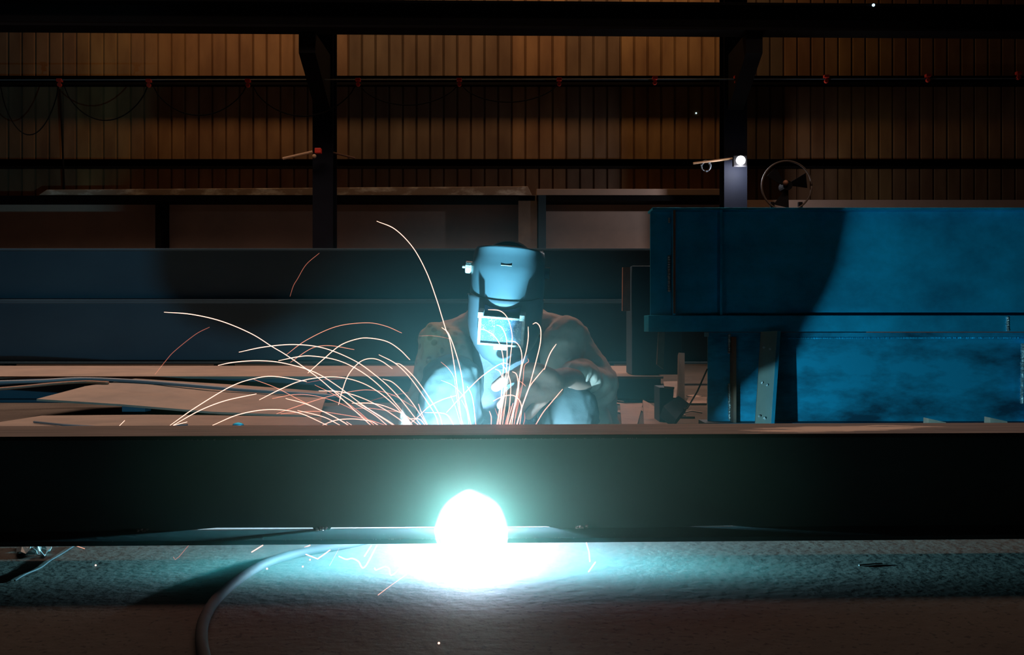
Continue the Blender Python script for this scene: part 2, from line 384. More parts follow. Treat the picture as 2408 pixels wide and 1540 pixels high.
Yb = 11.85
t = empty('crane_runway_beam', (0, Yb, 0), 0.022); tag(t, 'black crane runway beam crossing the top of the view', 'beam')
zb0, zb1 = zz(84, Yb + 0.3), zz(2, Yb)
MB().box(-8, 8, -0.0, 0.30, zb0, zb0 + 0.03).build('bottom_flange', 'dark_paint', t)
MB().box(-8, 8, -0.0, 0.30, zb1 - 0.03, zb1).build('top_flange', 'dark_paint', t)
MB().box(-8, 8, 0.14, 0.16, zb0 + 0.03, zb1 - 0.03).build('web', 'dark_paint', t)
MB().box(-8, 8, 0.12, 0.18, zb1, zb1 + 0.04).build('rail', 'rust_warm_edge', t)

# festoon line with red hooks and hanging cables
Yf = 12.6
line_pts = [P(-60, 188, Yf), P(1204, 187, Yf), P(2500, 184, Yf)]
tag(MB().tube(line_pts, 0.008, 6).build('catenary_wire', 'cable_grey'), 'thin straight wire strung across under the upper girt', 'wire')
hooks = [(140, 195), (350, 196), (583, 196), (842, 194), (1080, 194), (1315, 193), (1540, 190), (1732, 188), (1943, 186), (2182, 184), (2395, 178)]
hl = ['leftmost red cable hook on the high wire', 'red cable hook between the two deepest cable loops', 'red cable hook just left of the first column', 'red cable hook just right of the first column', 'red cable hook high up left of the mask', 'red cable hook above the right of the mask', 'red cable hook well left of the lamp column', 'red cable hook in front of the lamp column', 'first red cable hook right of the lamp column', 'red cable hook above the blue girder, second from right', 'rightmost red cable hook at the right edge']
for (hx, hy), lab in zip(hooks, hl):
    c = P(hx, hy, Yf)
    mb = MB(); mb.box(c.x - 0.032, c.x + 0.032, Yf - 0.03, Yf + 0.03, c.z + 0.015, c.z + 0.05)
    mb.box(c.x - 0.014, c.x + 0.014, Yf - 0.012, Yf + 0.012, c.z - 0.01, c.z + 0.016)
    mb.tube([(c.x, Yf - 0.02, c.z - 0.025), (c.x, Yf + 0.02, c.z - 0.025)], 0.026, 12)
    tag(mb.build('cable_hook', 'red_plastic', bevel=0.003), lab, 'hook', 'red hooks along the high wire')
fest = [((2, 205), (70, 317), (138, 200), 'deepest loop of black cable hanging at the far left'), ((152, 205), (250, 283), (348, 200), 'black cable loop hanging left of the first column, second from the left'), ((362, 205), (470, 271), (580, 200), 'shallow black cable loop ending at the hook left of the first column'), ((596, 205), (712, 273), (836, 200), 'cable loop passing behind the first column'), ((850, 205), (965, 247), (1076, 200), 'faint cable loop hanging right of the first column'), ((1090, 205), (1200, 240), (1310, 200), 'faint cable loop hanging above the mask')]
for a, m_, b_, lab in fest:
    pts = []
    for k in range(25):
        t_ = k / 24.0; x_ = a[0] + (b_[0] - a[0]) * t_; base = a[1] + (b_[1] - a[1]) * t_
        s_ = 4 * t_ * (1 - t_); s_ = s_ ** 0.75
        pts.append(P(x_, base + (m_[1] - (a[1] + b_[1]) / 2) * s_, Yf + 0.02))
    tag(MB().tube(pts, 0.0075, 6).build('hanging_cable', 'dark_paint'), lab, 'cable')
for x0, y0, x1, y1, lab in ((141, 210, 152, 375, 'black cable dropping straight down from the leftmost hook'),):
    tag(MB().tube([P(x0, y0, 14.6), P(x0 + 4, 290, 14.6), P(x1, 470, 14.6)], 0.014, 6).build('drop_cable', 'dark_paint'), lab, 'cable')
# sheet edge laps (long drop cables seen as darker lines)
# rods on the columns
Yr = 12.8
tag(MB().tube([P(665, 373, Yr), P(735, 357, Yr)], 0.018, 8).build('steel_rod', 'pale_rod'), 'pale rod sticking out left of the first column', 'rod')
tag(MB().tube([P(775, 357, 13.1), P(835, 372, 13.1)], 0.013, 8).build('steel_rod', 'rust_warm_edge'), 'dull rod right of the first column', 'rod')
tag(MB().tube([P(1630, 384, Yr), P(1738, 371, Yr)], 0.014, 8).build('steel_rod', 'pale_rod'), 'pale rod reaching the lamp from the left', 'rod')
c = P(748, 355, 12.8)
t = empty('column_socket', c); tag(t, 'small red socket with a pale round plug on the first column', 'socket')
MB().box(-0.04, 0.04, -0.03, 0.05, -0.03, 0.035).build('housing', 'red_plastic', t, bevel=0.006)
MB().ball((-0.045, -0.02, -0.07), 0.028, 2).build('plug', 'pale_rod', t, smooth=True)
c = P(1660, 390, 12.8)
mb = MB()
for rr, dz in ((0.062, 0), (0.054, -0.012)):
    mb.tube([c + Vector((rr * math.cos(a * math.pi / 12), (a % 3) * 0.004, rr * 1.1 * math.sin(a * math.pi / 12) + dz)) for a in range(25)], 0.009, 6)
tag(mb.build('cable_coil', 'cable_grey'), 'small grey cable coil hanging left of the lamp', 'cable coil')
# lamp on the column
c = P(1742, 377, 12.72)
t = empty('flood_lamp', c); tag(t, 'small white lamp burning on the right column', 'lamp')
MB().box(-0.09, 0.09, 0.03, 0.09, -0.07, 0.07).build('housing', 'dark_paint', t, bevel=0.008)
MB().ball((0, 0, 0), 0.058, 3, (1, 0.7, 1)).build('glowing_lens', 'lamp_lit', t, smooth=True)
MB().box(-0.02, 0.02, 0.07, 0.28, -0.02, 0.02).build('bracket', 'dark_paint', t)
light('flood_lamp_light', 'POINT', c + Vector((0, 0.02, -0.10)), 26, (0.95, 0.93, 1.0), shadow_soft_size=0.02)
# fan beside the lamp
c = P(1850, 437, 12.4)
t = empty('drum_fan', c); tag(t, 'large dark fan standing right of the lamp column', 'fan')
MB().tube([(0.31 * math.cos(a * math.pi / 24), 0, 0.31 * math.sin(a * math.pi / 24)) for a in range(49)], 0.012, 8).build('guard_ring', 'fan_ring', t, smooth=True)
for k in range(3):
    a = k * 2 * math.pi / 3 + 0.35
    q = [Vector((math.cos(a - 0.25) * 0.05, 0.02, math.sin(a - 0.25) * 0.05)), Vector((math.cos(a - 0.42) * 0.27, 0.05, math.sin(a - 0.42) * 0.27)), Vector((math.cos(a + 0.25) * 0.28, -0.02, math.sin(a + 0.25) * 0.28)), Vector((math.cos(a + 0.5) * 0.06, 0.0, math.sin(a + 0.5) * 0.06))]
    MB().plate(q, 0.006).build('blade', 'dark_paint', t)
MB().tube([(0, -0.05, 0), (0, 0.16, 0)], 0.06, 16).build('hub', 'dark_paint', t)
MB().ball((-0.03, -0.06, 0.03), 0.035, 2).build('hub_cap', 'rust_warm_edge', t, smooth=True)
MB().box(-0.20, -0.15, 0, 0.05, -1.0, -0.2).box(0.15, 0.20, 0, 0.05, -1.0, -0.2).build('stand', 'dark_paint', t)
for (x_, y_, Y_, lab) in ((2054, 12, 11.93, 'tiny bluish light point above the crane beam'), (1637, 266, 14.99, 'tiny blue light point on the wall left of the lamp column')):
    r_ = 0.018 if y_ < 100 else 0.012
    mb = MB().ball(P(x_, y_, Y_), r_, 2)
    tag(mb.build('indicator_light', 'indicator_blue', smooth=True), lab, 'light')

# ------------------------------------------------------------------ stacked girders far behind
def girder(name, lab, cat, x0, x1, Yw, z0, z1, mat, prot=0.09, tf=0.02, group=None, stiff=(), smat=None, tw=0.012):
    t = empty(name, (x0, Yw, z0)); tag(t, lab, cat, group)
    L_ = x1 - x0; H = z1 - z0
    MB().box(0, L_, -tw / 2, tw / 2, tf, H - tf).build('web', mat, t)
    MB().box(0, L_, -prot, prot, H - tf, H).build('top_flange', mat, t, bevel=0.001)
    MB().box(0, L_, -prot, prot, 0, tf).build('bottom_flange', mat, t, bevel=0.001)
    for s_ in stiff:
        MB().box(s_, s_ + 0.012, -prot * 0.92, -tw / 2, tf, H - tf).build('stiffener', smat or mat, t)
    return t
Ys = 9.0
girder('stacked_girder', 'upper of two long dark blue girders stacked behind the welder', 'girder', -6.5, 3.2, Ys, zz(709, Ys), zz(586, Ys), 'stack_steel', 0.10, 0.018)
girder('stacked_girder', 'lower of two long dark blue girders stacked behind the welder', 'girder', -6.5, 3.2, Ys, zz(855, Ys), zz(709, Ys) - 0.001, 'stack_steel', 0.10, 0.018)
for y_ , xa, xb, lab in ((709, -5.5, -2.4, 'rusty bare seam along the upper stacked girder'),):
    pass
# wide slab below the stack
Yn = 6.9
t = empty('wide_girder', (0, Yn, 0)); tag(t, 'wide low girder lying on its side with brown top face', 'girder')
MB().box(-5.5, xx(1560, Yn) , 0, 1.9, 0.165, 0.182).build('top_plate', 'mill_plate', t, bevel=0.001)
MB().box(-5.5, xx(1560, Yn) , 0.12, 0.14, 0.02, 0.165).build('side_plate', 'stack_steel', t)
MB().box(-5.5, xx(1560, Yn) , 1.76, 1.78, 0.02, 0.165).build('side_plate', 'stack_steel', t)
MB().box(-5.5, xx(1560, Yn) , 0, 1.9, 0.0, 0.02).build('bottom_plate', 'stack_steel', t)
for xs_, xe_ in ((-5.0, -3.6), (-3.2, -1.0), (0.2, 1.2)):
    pass
for k, xk in enumerate((-4.6, -2.6, -0.6, 0.85)):     # timber bearers keeping the stack up
    tag(MB().box(xk - 0.06, xk + 0.06, Ys - 0.12, Ys + 0.12, 0.0, zz(855, Ys)).build('bearer_block', 'dark_paint'), ('leftmost', 'second from left', 'third from left', 'rightmost')[k] + ' hidden block under the stacked girders', 'block', 'blocks under the stacked girders')

# big sheet resting on bits of steel, left
q = [P(86, 938, 5.35), P(250, 898, 6.1), P(320, 890, 6.2), P(770, 926, 5.7), P(752, 979, 4.7)]
sheet_pts = [P(86, 938, 5.85), P(200, 908, 6.4), P(318, 890, 6.62), P(560, 905, 6.6), P(770, 921, 6.4), P(752, 978, 5.62), P(500, 968, 5.75), P(280, 950, 5.82)]
mb = MB()
cen = sum(sheet_pts, Vector()) / len(sheet_pts)
top = [mb.b.verts.new(p) for p in sheet_pts]; bot = [mb.b.verts.new(p - Vector((0, 0, 0.012))) for p in sheet_pts]
ct = mb.b.verts.new(cen); cb = mb.b.verts.new(cen - Vector((0, 0, 0.012)))
for i in range(len(top)):
    j = (i + 1) % len(top)
    mb.b.faces.new((top[i], top[j], ct)); mb.b.faces.new((bot[j], bot[i], cb)); mb.b.faces.new((top[i], bot[i], bot[j], top[j]))
tag(mb.build('steel_sheet', 'mill_plate'), 'large pointed brown steel sheet resting raised off the floor, left', 'steel sheet')
for (x_, Y_, lab) in ((-2.3, 6.1, 'dark steel block under the pointed sheet near its tip'),):
    tag(MB().box(x_ - 0.07, x_ + 0.07, Y_ - 0.05, Y_ + 0.05, 0, 0.05).build('steel_block', 'stack_steel'), lab, 'block')
# thin plates on the floor in front of it
tag(MB().plate([Vector((-2.9, 3.9, 0.014)), Vector((-2.7, 5.72, 0.014)), Vector((-1.08, 5.90, 0.014)), Vector((-0.75, 3.9, 0.014))], 0.012).build('steel_sheet', 'mill_plate'), 'flat brown steel sheet lying on the floor below the pointed sheet', 'steel sheet')
tag(MB().plate([PF(760, 955, 0.02), PF(900, 950, 0.02), PF(935, 1015, 0.02), PF(752, 1015, 0.02)], 0.012).build('steel_sheet', 'stack_steel'), 'small dark teal sheet on the floor left of the welder', 'steel sheet')
for pts, lab in (([(80, 992), (150, 999), (230, 1004)], 'thin blue rod on the flat sheet at far left'),):
    tag(MB().tube([PF(x_, y_, 0.022) for x_, y_ in pts], 0.006, 6).build('thin_rod', 'cable_grey'), lab, 'rod')
c = PF(560, 996, 0.03)
tag(MB().ball(c - Vector((0, 0, 0.008)), 0.020, 2, (1.5, 1, 0.7)).build('slag_lump', 'blue_steel', smooth=True), 'small blue lump on the flat sheet behind the front girder', 'slag')
c = PF(425, 996, 0.03)
tag(MB().box(c.x - 0.03, c.x + 0.03, c.y - 0.02, c.y + 0.02, 0.012, 0.026).build('steel_offcut', 'stack_steel'), 'small dark offcut on the flat sheet, left of the sparks', 'offcut')
# two hoses at left
h1 = [P(-20, 899, 6.3), P(90, 896, 6.4), P(190, 891, 6.5), P(300, 895, 6.5), P(420, 904, 6.4), P(560, 916, 6.3), P(700, 925, 6.22), P(790, 932, 6.2)]
tag(MB().tube(smooth_path(h1), 0.012, 8).build('gas_hose', 'cable_grey', smooth=True), 'grey hose lying across the pointed steel sheet', 'hose')
h2 = [P(-20, 916, 6.2), P(60, 909, 6.3), P(130, 902, 6.4), P(200, 898, 6.46), P(255, 900, 6.45)]
tag(MB().tube(smooth_path(h2), 0.010, 8).build('gas_hose', 'rust_warm_edge', smooth=True), 'short rusty hose left of the pointed steel sheet', 'hose')

# ------------------------------------------------------------------ blue girders at right
Yw = 5.0
x0 = xx(1529, Yw)
z0, z1 = zz(780, 4.915), zz(488, 4.915)
t = girder('blue_girder', 'big upper blue girder at right with the welder shadow across it', 'girder', x0, 4.4, Yw, z0, z1, 'blue_steel', 0.085, 0.012, stiff=(xx(1577, Yw) - x0, xx(1686, Yw) - x0), smat='blue_steel')
for c_ in list(t.children):
    if c_.name.startswith('bottom_flange'): bpy.data.objects.remove(c_)
MB().box(-0.02, 4.4 - x0, -0.085, 0.085, 0, 0.081).build('bottom_flange', 'blue_steel', t, bevel=0.002)
mb = MB(); bead(mb, (xx(1572, Yw) - x0, -0.02, 0.38), (xx(1572, Yw) - x0, -0.02, 0.20), 0.009); mb.build('weld_seam', 'weld_bead', t)
mb = MB(); bead(mb, (xx(1572, Yw) - x0, -0.02, 0.57), (xx(1572, Yw) - x0, -0.02, 0.545), 0.006); mb.build('weld_seam', 'weld_bead', t)
mb = MB(); bead(mb, (xx(2372, 4.9) - x0, -0.088, 0.075), (xx(2372, 4.9) - x0, -0.088, 0.004), 0.009); mb.build('weld_seam', 'weld_bead', t)
MB().box(xx(1577, Yw) - x0, xx(1582, Yw) - x0, -0.086, -0.080, 0.09, 0.60).build('warm_lit_edge', 'rust_warm_edge', t)['label'] = 'stiffener edge painted brown for warm light'  # brown of the warm light put into this edge
# lower one, standing on the floor
x0 = xx(1664, Yw); zt = z0 - 0.004
t = empty('blue_girder', (x0, Yw, 0)); tag(t, 'worn lower blue girder at right, under the big one', 'girder')
zl = zz(992, 4.915)
MB().box(0, 4.4 - x0, -0.006, 0.006, 0.05, zt - 0.02).build('web', 'blue_steel_worn', t)
MB().box(0, 4.4 - x0, -0.03, 0.085, zt - 0.022, zt).build('top_flange', 'blue_steel_worn', t)
MB().box(-0.03, 4.4 - x0, -0.10, 0.085, 0.0, 0.05).build('bottom_flange', 'stack_steel', t, bevel=0.001)
sx = xx(1716, Yw) - x0
MB().box(sx, sx + 0.014, -0.085, -0.006, 0.05, zt - 0.022).build('stiffener', 'rust_warm_edge', t)['label'] = 'stiffener plate painted brown for warm light'  # warm light on the edge put in as brown colour
mb = MB(); bead(mb, (sx - 0.008, -0.03, 0.49), (sx - 0.008, -0.03, 0.39), 0.008); mb.build('weld_seam', 'weld_bead', t)
mb = MB(); bead(mb, (sx - 0.008, -0.03, 0.24), (sx - 0.008, -0.03, 0.06), 0.008); mb.build('weld_seam', 'weld_bead', t)
MB().box(xx(2404, Yw) - x0, xx(2404, Yw) - x0 + 0.02, -0.085, -0.006, 0.05, zt - 0.022).build('stiffener', 'blue_steel_worn', t)
mb = MB(); bead(mb, (xx(2398, Yw) - x0, -0.03, 0.44), (xx(2396, Yw) - x0, -0.03, 0.14), 0.010); mb.build('weld_seam', 'weld_bead', t)
mb = MB(); bead(mb, (xx(1850, Yw) - x0, -0.012, zt - 0.028), (xx(2400, Yw) - x0, -0.012, zt - 0.028), 0.006); mb.build('weld_seam', 'blue_steel', t)
# leaning angle iron
t = empty('angle_iron', P(1795, 992, 4.72)); t.location.z = 0
tag(t, 'grey angle iron with bolt holes leaning against the blue girders', 'angle iron')
Ya = 4.76
pb = [P(1774, 1030, 4.66), P(1811, 1030, 4.66)]; pt = [P(1790, 780, 4.80), P(1828, 778, 4.80)]
base = Vector(t.location)
mb = MB()
def slab(mb, a, b_, c_, d_, off):
    v = [Vector(k) - base for k in (a, b_, c_, d_)]; w_ = [k + Vector(off) for k in v]
    A = [mb.b.verts.new(k) for k in v]; B = [mb.b.verts.new(k) for k in w_]
    mb.b.faces.new(A); mb.b.faces.new(B[::-1])
    for i in range(4):
        j = (i + 1) % 4; mb.b.faces.new((A[i], B[i], B[j], A[j]))
slab(mb, pb[0], pb[1], pt[1], pt[0], (0, 0.010, 0)); mb.build('front_leg', 'angle_steel', t)
mb = MB(); slab(mb, pb[1], P(1819, 1030, 4.62), P(1836, 778, 4.76), pt[1], (0, 0.012, 0)); mb.build('edge_leg', 'blue_steel', t)['label'] = 'edge leg painted the blue of the arc light'  # arc light's blue put into the colour of this leg
mb = MB()
for hx, hy in ((1796, 817), (1810, 821), (1791, 900), (1803, 905), (1785, 978), (1797, 983)):
    k = (hy - 780) / 220; Yh = 4.80 - 0.14 * k - 0.002
    c_ = P(hx, hy, Yh) - base
    mb.tube([c_, c_ + Vector((0, -0.004, 0))], 0.0055, 10)
mb.build('bolt_head', 'weld_bead', t)['kind'] = 'stuff'

# offcuts and scrap right of the welder
def offcut(lab, pts, t_=0.01, m='offcut_steel', name='steel_offcut', cat='offcut', grp=None):
    mb = MB()
    v = [Vector(p) for p in pts]; n = (v[1] - v[0]).cross(v[2] - v[0]).normalized()
    if n.y < 0: n = -n
    A = [mb.b.verts.new(p) for p in v]; B = [mb.b.verts.new(p + n * t_) for p in v]
    mb.b.faces.new(A); mb.b.faces.new(B[::-1])
    for i in range(len(v)):
        j = (i + 1) % len(v); mb.b.faces.new((A[i], B[i], B[j], A[j]))
    return tag(mb.build(name, m), lab, cat, grp)
offcut('brown punched strip hanging below the left end of the big blue girder', [P(1549, 781, 4.95), P(1564, 781, 4.95), P(1560, 868, 4.95), P(1545, 857, 4.95)], 0.03)
offcut('tall brown punched strip standing on the floor among the scrap', [P(1596, 829, 5.2), P(1610, 830, 5.2), P(1610, 940, 5.05), P(1595, 930, 5.05)], 0.03)
offcut('brown steel plate end sticking out above the scrap, left of the blue girder', [P(1465, 628, 7.02), P(1482, 628, 7.02), P(1482, 731, 7.02), P(1464, 731, 7.02)], 0.06, 'rust_warm_edge')
# dark short girder end behind it
tag(MB().box(xx(1484, 7.1), xx(1600, 7.1), 7.05, 7.4, zz(880, 7.1), zz(626, 7.1)).build('girder_end', 'stack_steel', bevel=0.003), 'dark girder end behind the rusty plate end', 'girder end')
offcut('brown bracket plate lying left of the tall punched strip', [P(1560, 897, 5.3), P(1594, 896, 5.3), P(1590, 935, 5.0), P(1583, 935, 5.0), P(1586, 910, 5.2), P(1562, 908, 5.2)], 0.012)
tag(MB().box(xx(1551, 5.3), xx(1584, 5.3), 5.3, 5.5, 0.0, zz(911, 5.3)).build('steel_block', 'stack_steel', bevel=0.002), 'dark box shaped block under the bracket plate', 'block')
offcut('dark square plate tilted on its corner in front of the tall strip', [P(1595, 931, 4.9), P(1620, 948, 4.85), P(1590, 986, 4.6), P(1560, 955, 4.7)], 0.05, 'stack_steel')
offcut('triangular brown plate lying beside the welder elbow', [PF(1458, 950, 0.02), PF(1512, 948, 0.014), PF(1498, 999, 0.014), PF(1462, 1004, 0.02)], 0.012)
offcut('long pointed brown plate lying behind the front girder', [PF(1512, 940, 0.03), PF(1528, 948, 0.02), PF(1588, 992, 0.014), PF(1570, 1004, 0.014), PF(1515, 1006, 0.02)], 0.012)
offcut('thin brown plate lying flat left of the lower blue girder', [PF(1620, 933, 0.014), PF(1662, 933, 0.014), PF(1662, 948, 0.014), PF(1612, 948, 0.014)], 0.012)
offcut('small bent scrap lying beside the pointed plate', [PF(1497, 955, 0.01), PF(1519, 962, 0.02), PF(1540, 975, 0.01), PF(1512, 968, 0.01)], 0.006)
tag(MB().tube([P(1663, 868, 4.95), P(1640, 920, 4.85), P(1616, 960, 4.75), P(1608, 962, 4.7)], 0.004, 6).build('bent_wire', 'offcut_steel'), 'thin bent wire leaning on the end of the lower blue girder', 'wire')
rng = random.Random(3)
for k in range(18):
    x_ = rng.uniform(1425, 1640); y_ = rng.uniform(893, 985); c = PF(x_, y_, 0.0)
    if rng.random() < 0.5:
        a = rng.uniform(0, 3.1); l = rng.uniform(0.05, 0.16)
        d = Vector((math.cos(a), math.sin(a) * 0.6, 0)) * l
        mb = MB().tube([c - d + Vector((0, 0, 0.006)), c + Vector((0, 0, 0.02)), c + d + Vector((0, 0, 0.007))], 0.005, 6)
        tag(mb.build('scrap_rod', 'offcut_steel'), 'short thin rod among the floor scrap right of the welder', 'scrap', 'scrap on the floor right of the welder')
    else:
        a = rng.uniform(0, 3); s_ = rng.uniform(0.02, 0.05)
        mb = MB().box(-s_ * 1.6, s_ * 1.6, -s_, s_, 0, 0.008, Matrix.Translation(c) @ Matrix.Rotation(a, 4, 'Z') @ Matrix.Rotation(0.15, 4, 'X'))
        tag(mb.build('scrap_plate', 'offcut_steel'), 'small steel plate among the floor scrap right of the welder', 'scrap', 'scrap on the floor right of the welder')
for (x_, y_, lab) in ((2190, 985, 'brown timber tip showing above the front girder, left of two'), (2335, 983, 'brown timber tip showing above the front girder, right of two')):
    Yt = 3.9
    tag(MB().prism([(xx(x_ - 10, Yt), 0), (xx(x_ + 40, Yt), 0), (xx(x_ + 34, Yt), zz(y_ + 8, Yt)), (xx(x_ - 6, Yt), zz(y_ - 1, Yt))], Yt, Yt + 0.05).build('timber_wedge', 'offcut_steel'), lab, 'timber')

# ------------------------------------------------------------------ foreground girder
t = empty('front_girder', (0, 2.125, 0), math.atan(0.035))
tag(t, 'long dark green girder lying across the whole foreground', 'girder')
XL = 2.6; zb = 0.060; tb = 0.010; zt0, zt1 = 0.282, 0.291
MB().box(-XL, XL, 0.0, 0.18, zb, zb + tb).build('bottom_flange', 'girder_paint', t, bevel=0.0008)
MB().box(-XL, XL, 0.0, 0.229, zt0, zt1 - 0.0006).build('top_flange', 'girder_paint', t, bevel=0.0008)
MB().box(-XL, XL, 0.0005, 0.2285, zt1 - 0.0006, zt1).build('top_face', 'flange_top', t)['label'] = 'top face painted brown for warm overhead light, with a scraped pale streak'
yw = 0.105
def lx(px_): return (px_ - 1204) / FPX * (2.125 + yw)
prof = [(-XL, zt0), (-XL, zb + tb), (lx(440), zb + tb), (lx(520), zb + tb + 0.006), (lx(742), zb + tb + 0.005), (lx(745), zb + tb), (lx(782), zb + tb), (lx(785), zb + tb + 0.005), (lx(1000), zb + tb + 0.005), (lx(1290), zb + tb + 0.004), (lx(1312), zb + tb), (lx(1610), zb + tb), (lx(1640), zb + tb + 0.0022), (lx(1730), zb + tb + 0.0028), (lx(1762), zb + tb), (XL, zb + tb), (XL, zt0)]
MB().prism(prof, yw, yw + 0.008).build('web', 'girder_web_glow', t)
MB().box(-XL, XL, yw + 0.010, 0.178, zb + tb, zb + tb + 0.0006).build('gap_glow_strip', 'gap_glow_pale', t)['label'] = 'pale strip added to brighten the lit gap under the web'  # pale colour added here so the light through the gap reads brighter
mb = MB()
for px_ in (352, 764, 1372):
    for k in range(16):
        mb.ball((lx(px_) + random.uniform(-0.013, 0.013), yw - 0.004 + random.uniform(-0.006, 0.002), zb + tb + random.uniform(0.0, 0.006)), random.uniform(0.0015, 0.0035), 1)
mb.build('tack_weld', 'weld_bead', t)['kind'] = 'stuff'
mb = MB()
for k in range(230):
    x_ = lx(random.gauss(1000, 260)); mb.ball((x_, -0.0006, zt0 + 0.0006), random.uniform(0.0004, 0.0011), 1)
for k in range(170):
    x_ = lx(random.gauss(1010, 200)); mb.ball((x_, -0.0004 if k < 90 else random.uniform(0.0, 0.1), zb + tb), random.uniform(0.0005, 0.0012), 1)
mb.build('spatter', 'weld_bead', t)['kind'] = 'stuff'
# supports under the girder, out of view left and right
for sx_, lab in ((-1.75, 'steel support block under the left end of the front girder'), (1.75, 'steel support block under the right end of the front girder')):
    tag(MB().box(sx_ - 0.08, sx_ + 0.08, 2.10, 2.36, 0.0, zb + sx_ * 0).build('support_block', 'stack_steel'), lab, 'block')

# ------------------------------------------------------------------ foreground floor things
hp = [(1000, 1262), (900, 1268), (800, 1288), (700, 1306), (620, 1332), (560, 1368), (510, 1412), (480, 1462), (474, 1510), (486, 1570), (520, 1660)]
tag(MB().tube(smooth_path([PF(x_, y_ - 5, 0.0095) for x_, y_ in hp], 8), 0.0102, 14).build('welding_cable', 'hose_grey', smooth=True), 'thick dark welding cable curving over the floor in front', 'cable')
# crumpled foil at far left
mb = MB(); g = {}
rng = random.Random(11)
for i in range(9):
    for j in range(5):
        p = PF(38 + i * 10, 1288 + j * 6, 0.0); p.z = rng.uniform(0.0, 0.022); p.x += rng.uniform(-0.004, 0.004)
        g[i, j] = mb.b.verts.new(p)
for i in range(8):
    for j in range(4):
        if rng.random() < 0.82:
            mb.b.faces.new((g[i, j], g[i + 1, j], g[i + 1, j + 1])); mb.b.faces.new((g[i, j], g[i + 1, j + 1], g[i, j + 1]))
ff = mb.build('crumpled_plastic', 'clear_plastic'); md = ff.modifiers.new('s', 'SOLIDIFY'); md.thickness = 0.0008
tag(ff, 'crumpled clear plastic scrap on the floor at the far left', 'plastic scrap')
tag(MB().tube(smooth_path([PF(x_, y_, 0.003) for x_, y_ in ((175, 1283), (145, 1302), (118, 1318), (95, 1335), (60, 1350), (35, 1365))], 4), 0.0018, 6).build('packing_string', 'hose_grey'), 'thin pale string trailing over the floor from the plastic scrap', 'string')
tag(MB().tube(smooth_path([PF(x_, y_, 0.002) for x_, y_ in ((2020, 1329), (2050, 1326), (2075, 1325))], 3), 0.0016, 6).build('thin_wire', 'black_rubber'), 'short dark wire on the floor at right', 'wire')

# ------------------------------------------------------------------ the welder
W = empty('person', (0, 3.05, 0))
tag(W, 'person in tan jacket and welding mask squatting behind the front girder', 'person')
WB = Vector((0, 3.05, 0))
def worn(mb, name, mat, vox, parent=W, it=6, disp=None):
    o = mb.build(name, mat, None, smooth=True)
    # keep geometry in world coordinates, parent with an offset
    o.parent = parent; o.location = -WB
    md = o.modifiers.new('r', 'REMESH'); md.mode = 'VOXEL'; md.voxel_size = vox; md.use_smooth_shade = True
    ms = o.modifiers.new('sm', 'SMOOTH'); ms.iterations = it; ms.factor = 0.5
    if disp:
        tx = bpy.data.textures.new(name + '_folds', 'CLOUDS'); tx.noise_scale = disp[1]; tx.noise_depth = 2
        dm = o.modifiers.new('d', 'DISPLACE'); dm.texture = tx; dm.strength = disp[0]; dm.mid_level = 0.5; dm.texture_coords = 'LOCAL'
    return o
# joints
SL = P(1040, 812, 3.06); SR = P(1330, 805, 3.06)
EL = P(966, 1045, 2.98); WL = Vector((-0.022, 2.63, 0.168)); ER = P(1410, 908, 3.08)
HL = Vector((-0.033, 2.56, 0.220))
WR = P(1334, 886, 2.78)
KL = P(1060, 902, 2.86); KR = P(1338, 963, 2.93)
HipL = Vector((-0.10, 3.30, 0.20)); HipR = Vector((0.10, 3.30, 0.20))
AL = Vector((-0.15, 2.98, 0.09)); AR = Vector((0.085, 3.00, 0.09))
HEAD = P(1192, 690, 2.93)
# body: one continuous surface
mb = MB()
mb.ball(HEAD + Vector((0, 0, 0.030)), 0.1, 3, (0.80, 0.98, 1.16), Euler((R(18), R(4), 0)))
mb.ball(HEAD + Vector((0, -0.085, -0.035)), 0.022, 2, (0.7, 1, 1.2))            # nose
mb.ball(HEAD + Vector((0, -0.055, -0.085)), 0.042, 2, (1, 0.9, 0.8))            # jaw
for s_ in (-1, 1):
    mb.ball(HEAD + Vector((s_ * 0.082, -0.005, -0.035)), 0.024, 2, (0.5, 0.8, 1.35))   # ears
    mb.ball(HEAD + Vector((s_ * 0.030, -0.078, -0.005)), 0.014, 2)
mb.chain([HEAD + Vector((0, 0.03, -0.05)), Vector((-0.01, 3.06, 0.56))], [0.058, 0.066])
mb.chain([Vector((-0.01, 3.08, 0.52)), Vector((0, 3.2, 0.36)), Vector((0, 3.3, 0.22))], [0.11, 0.125, 0.125])
mb.chain([SL, SR], [0.05, 0.05])
mb.chain([SL, EL, WL, HL], [0.042, 0.036, 0.026, 0.026]); mb.chain([SR, ER, WR], [0.042, 0.036, 0.027])
mb.chain([HipL, KL, AL], [0.085, 0.06, 0.04]); mb.chain([HipR, KR, AR], [0.085, 0.06, 0.04])
mb.chain([AL, AL + Vector((-0.01, -0.14, -0.045))], [0.035, 0.03]); mb.chain([AR, AR + Vector((0.01, -0.14, -0.045))], [0.035, 0.03])
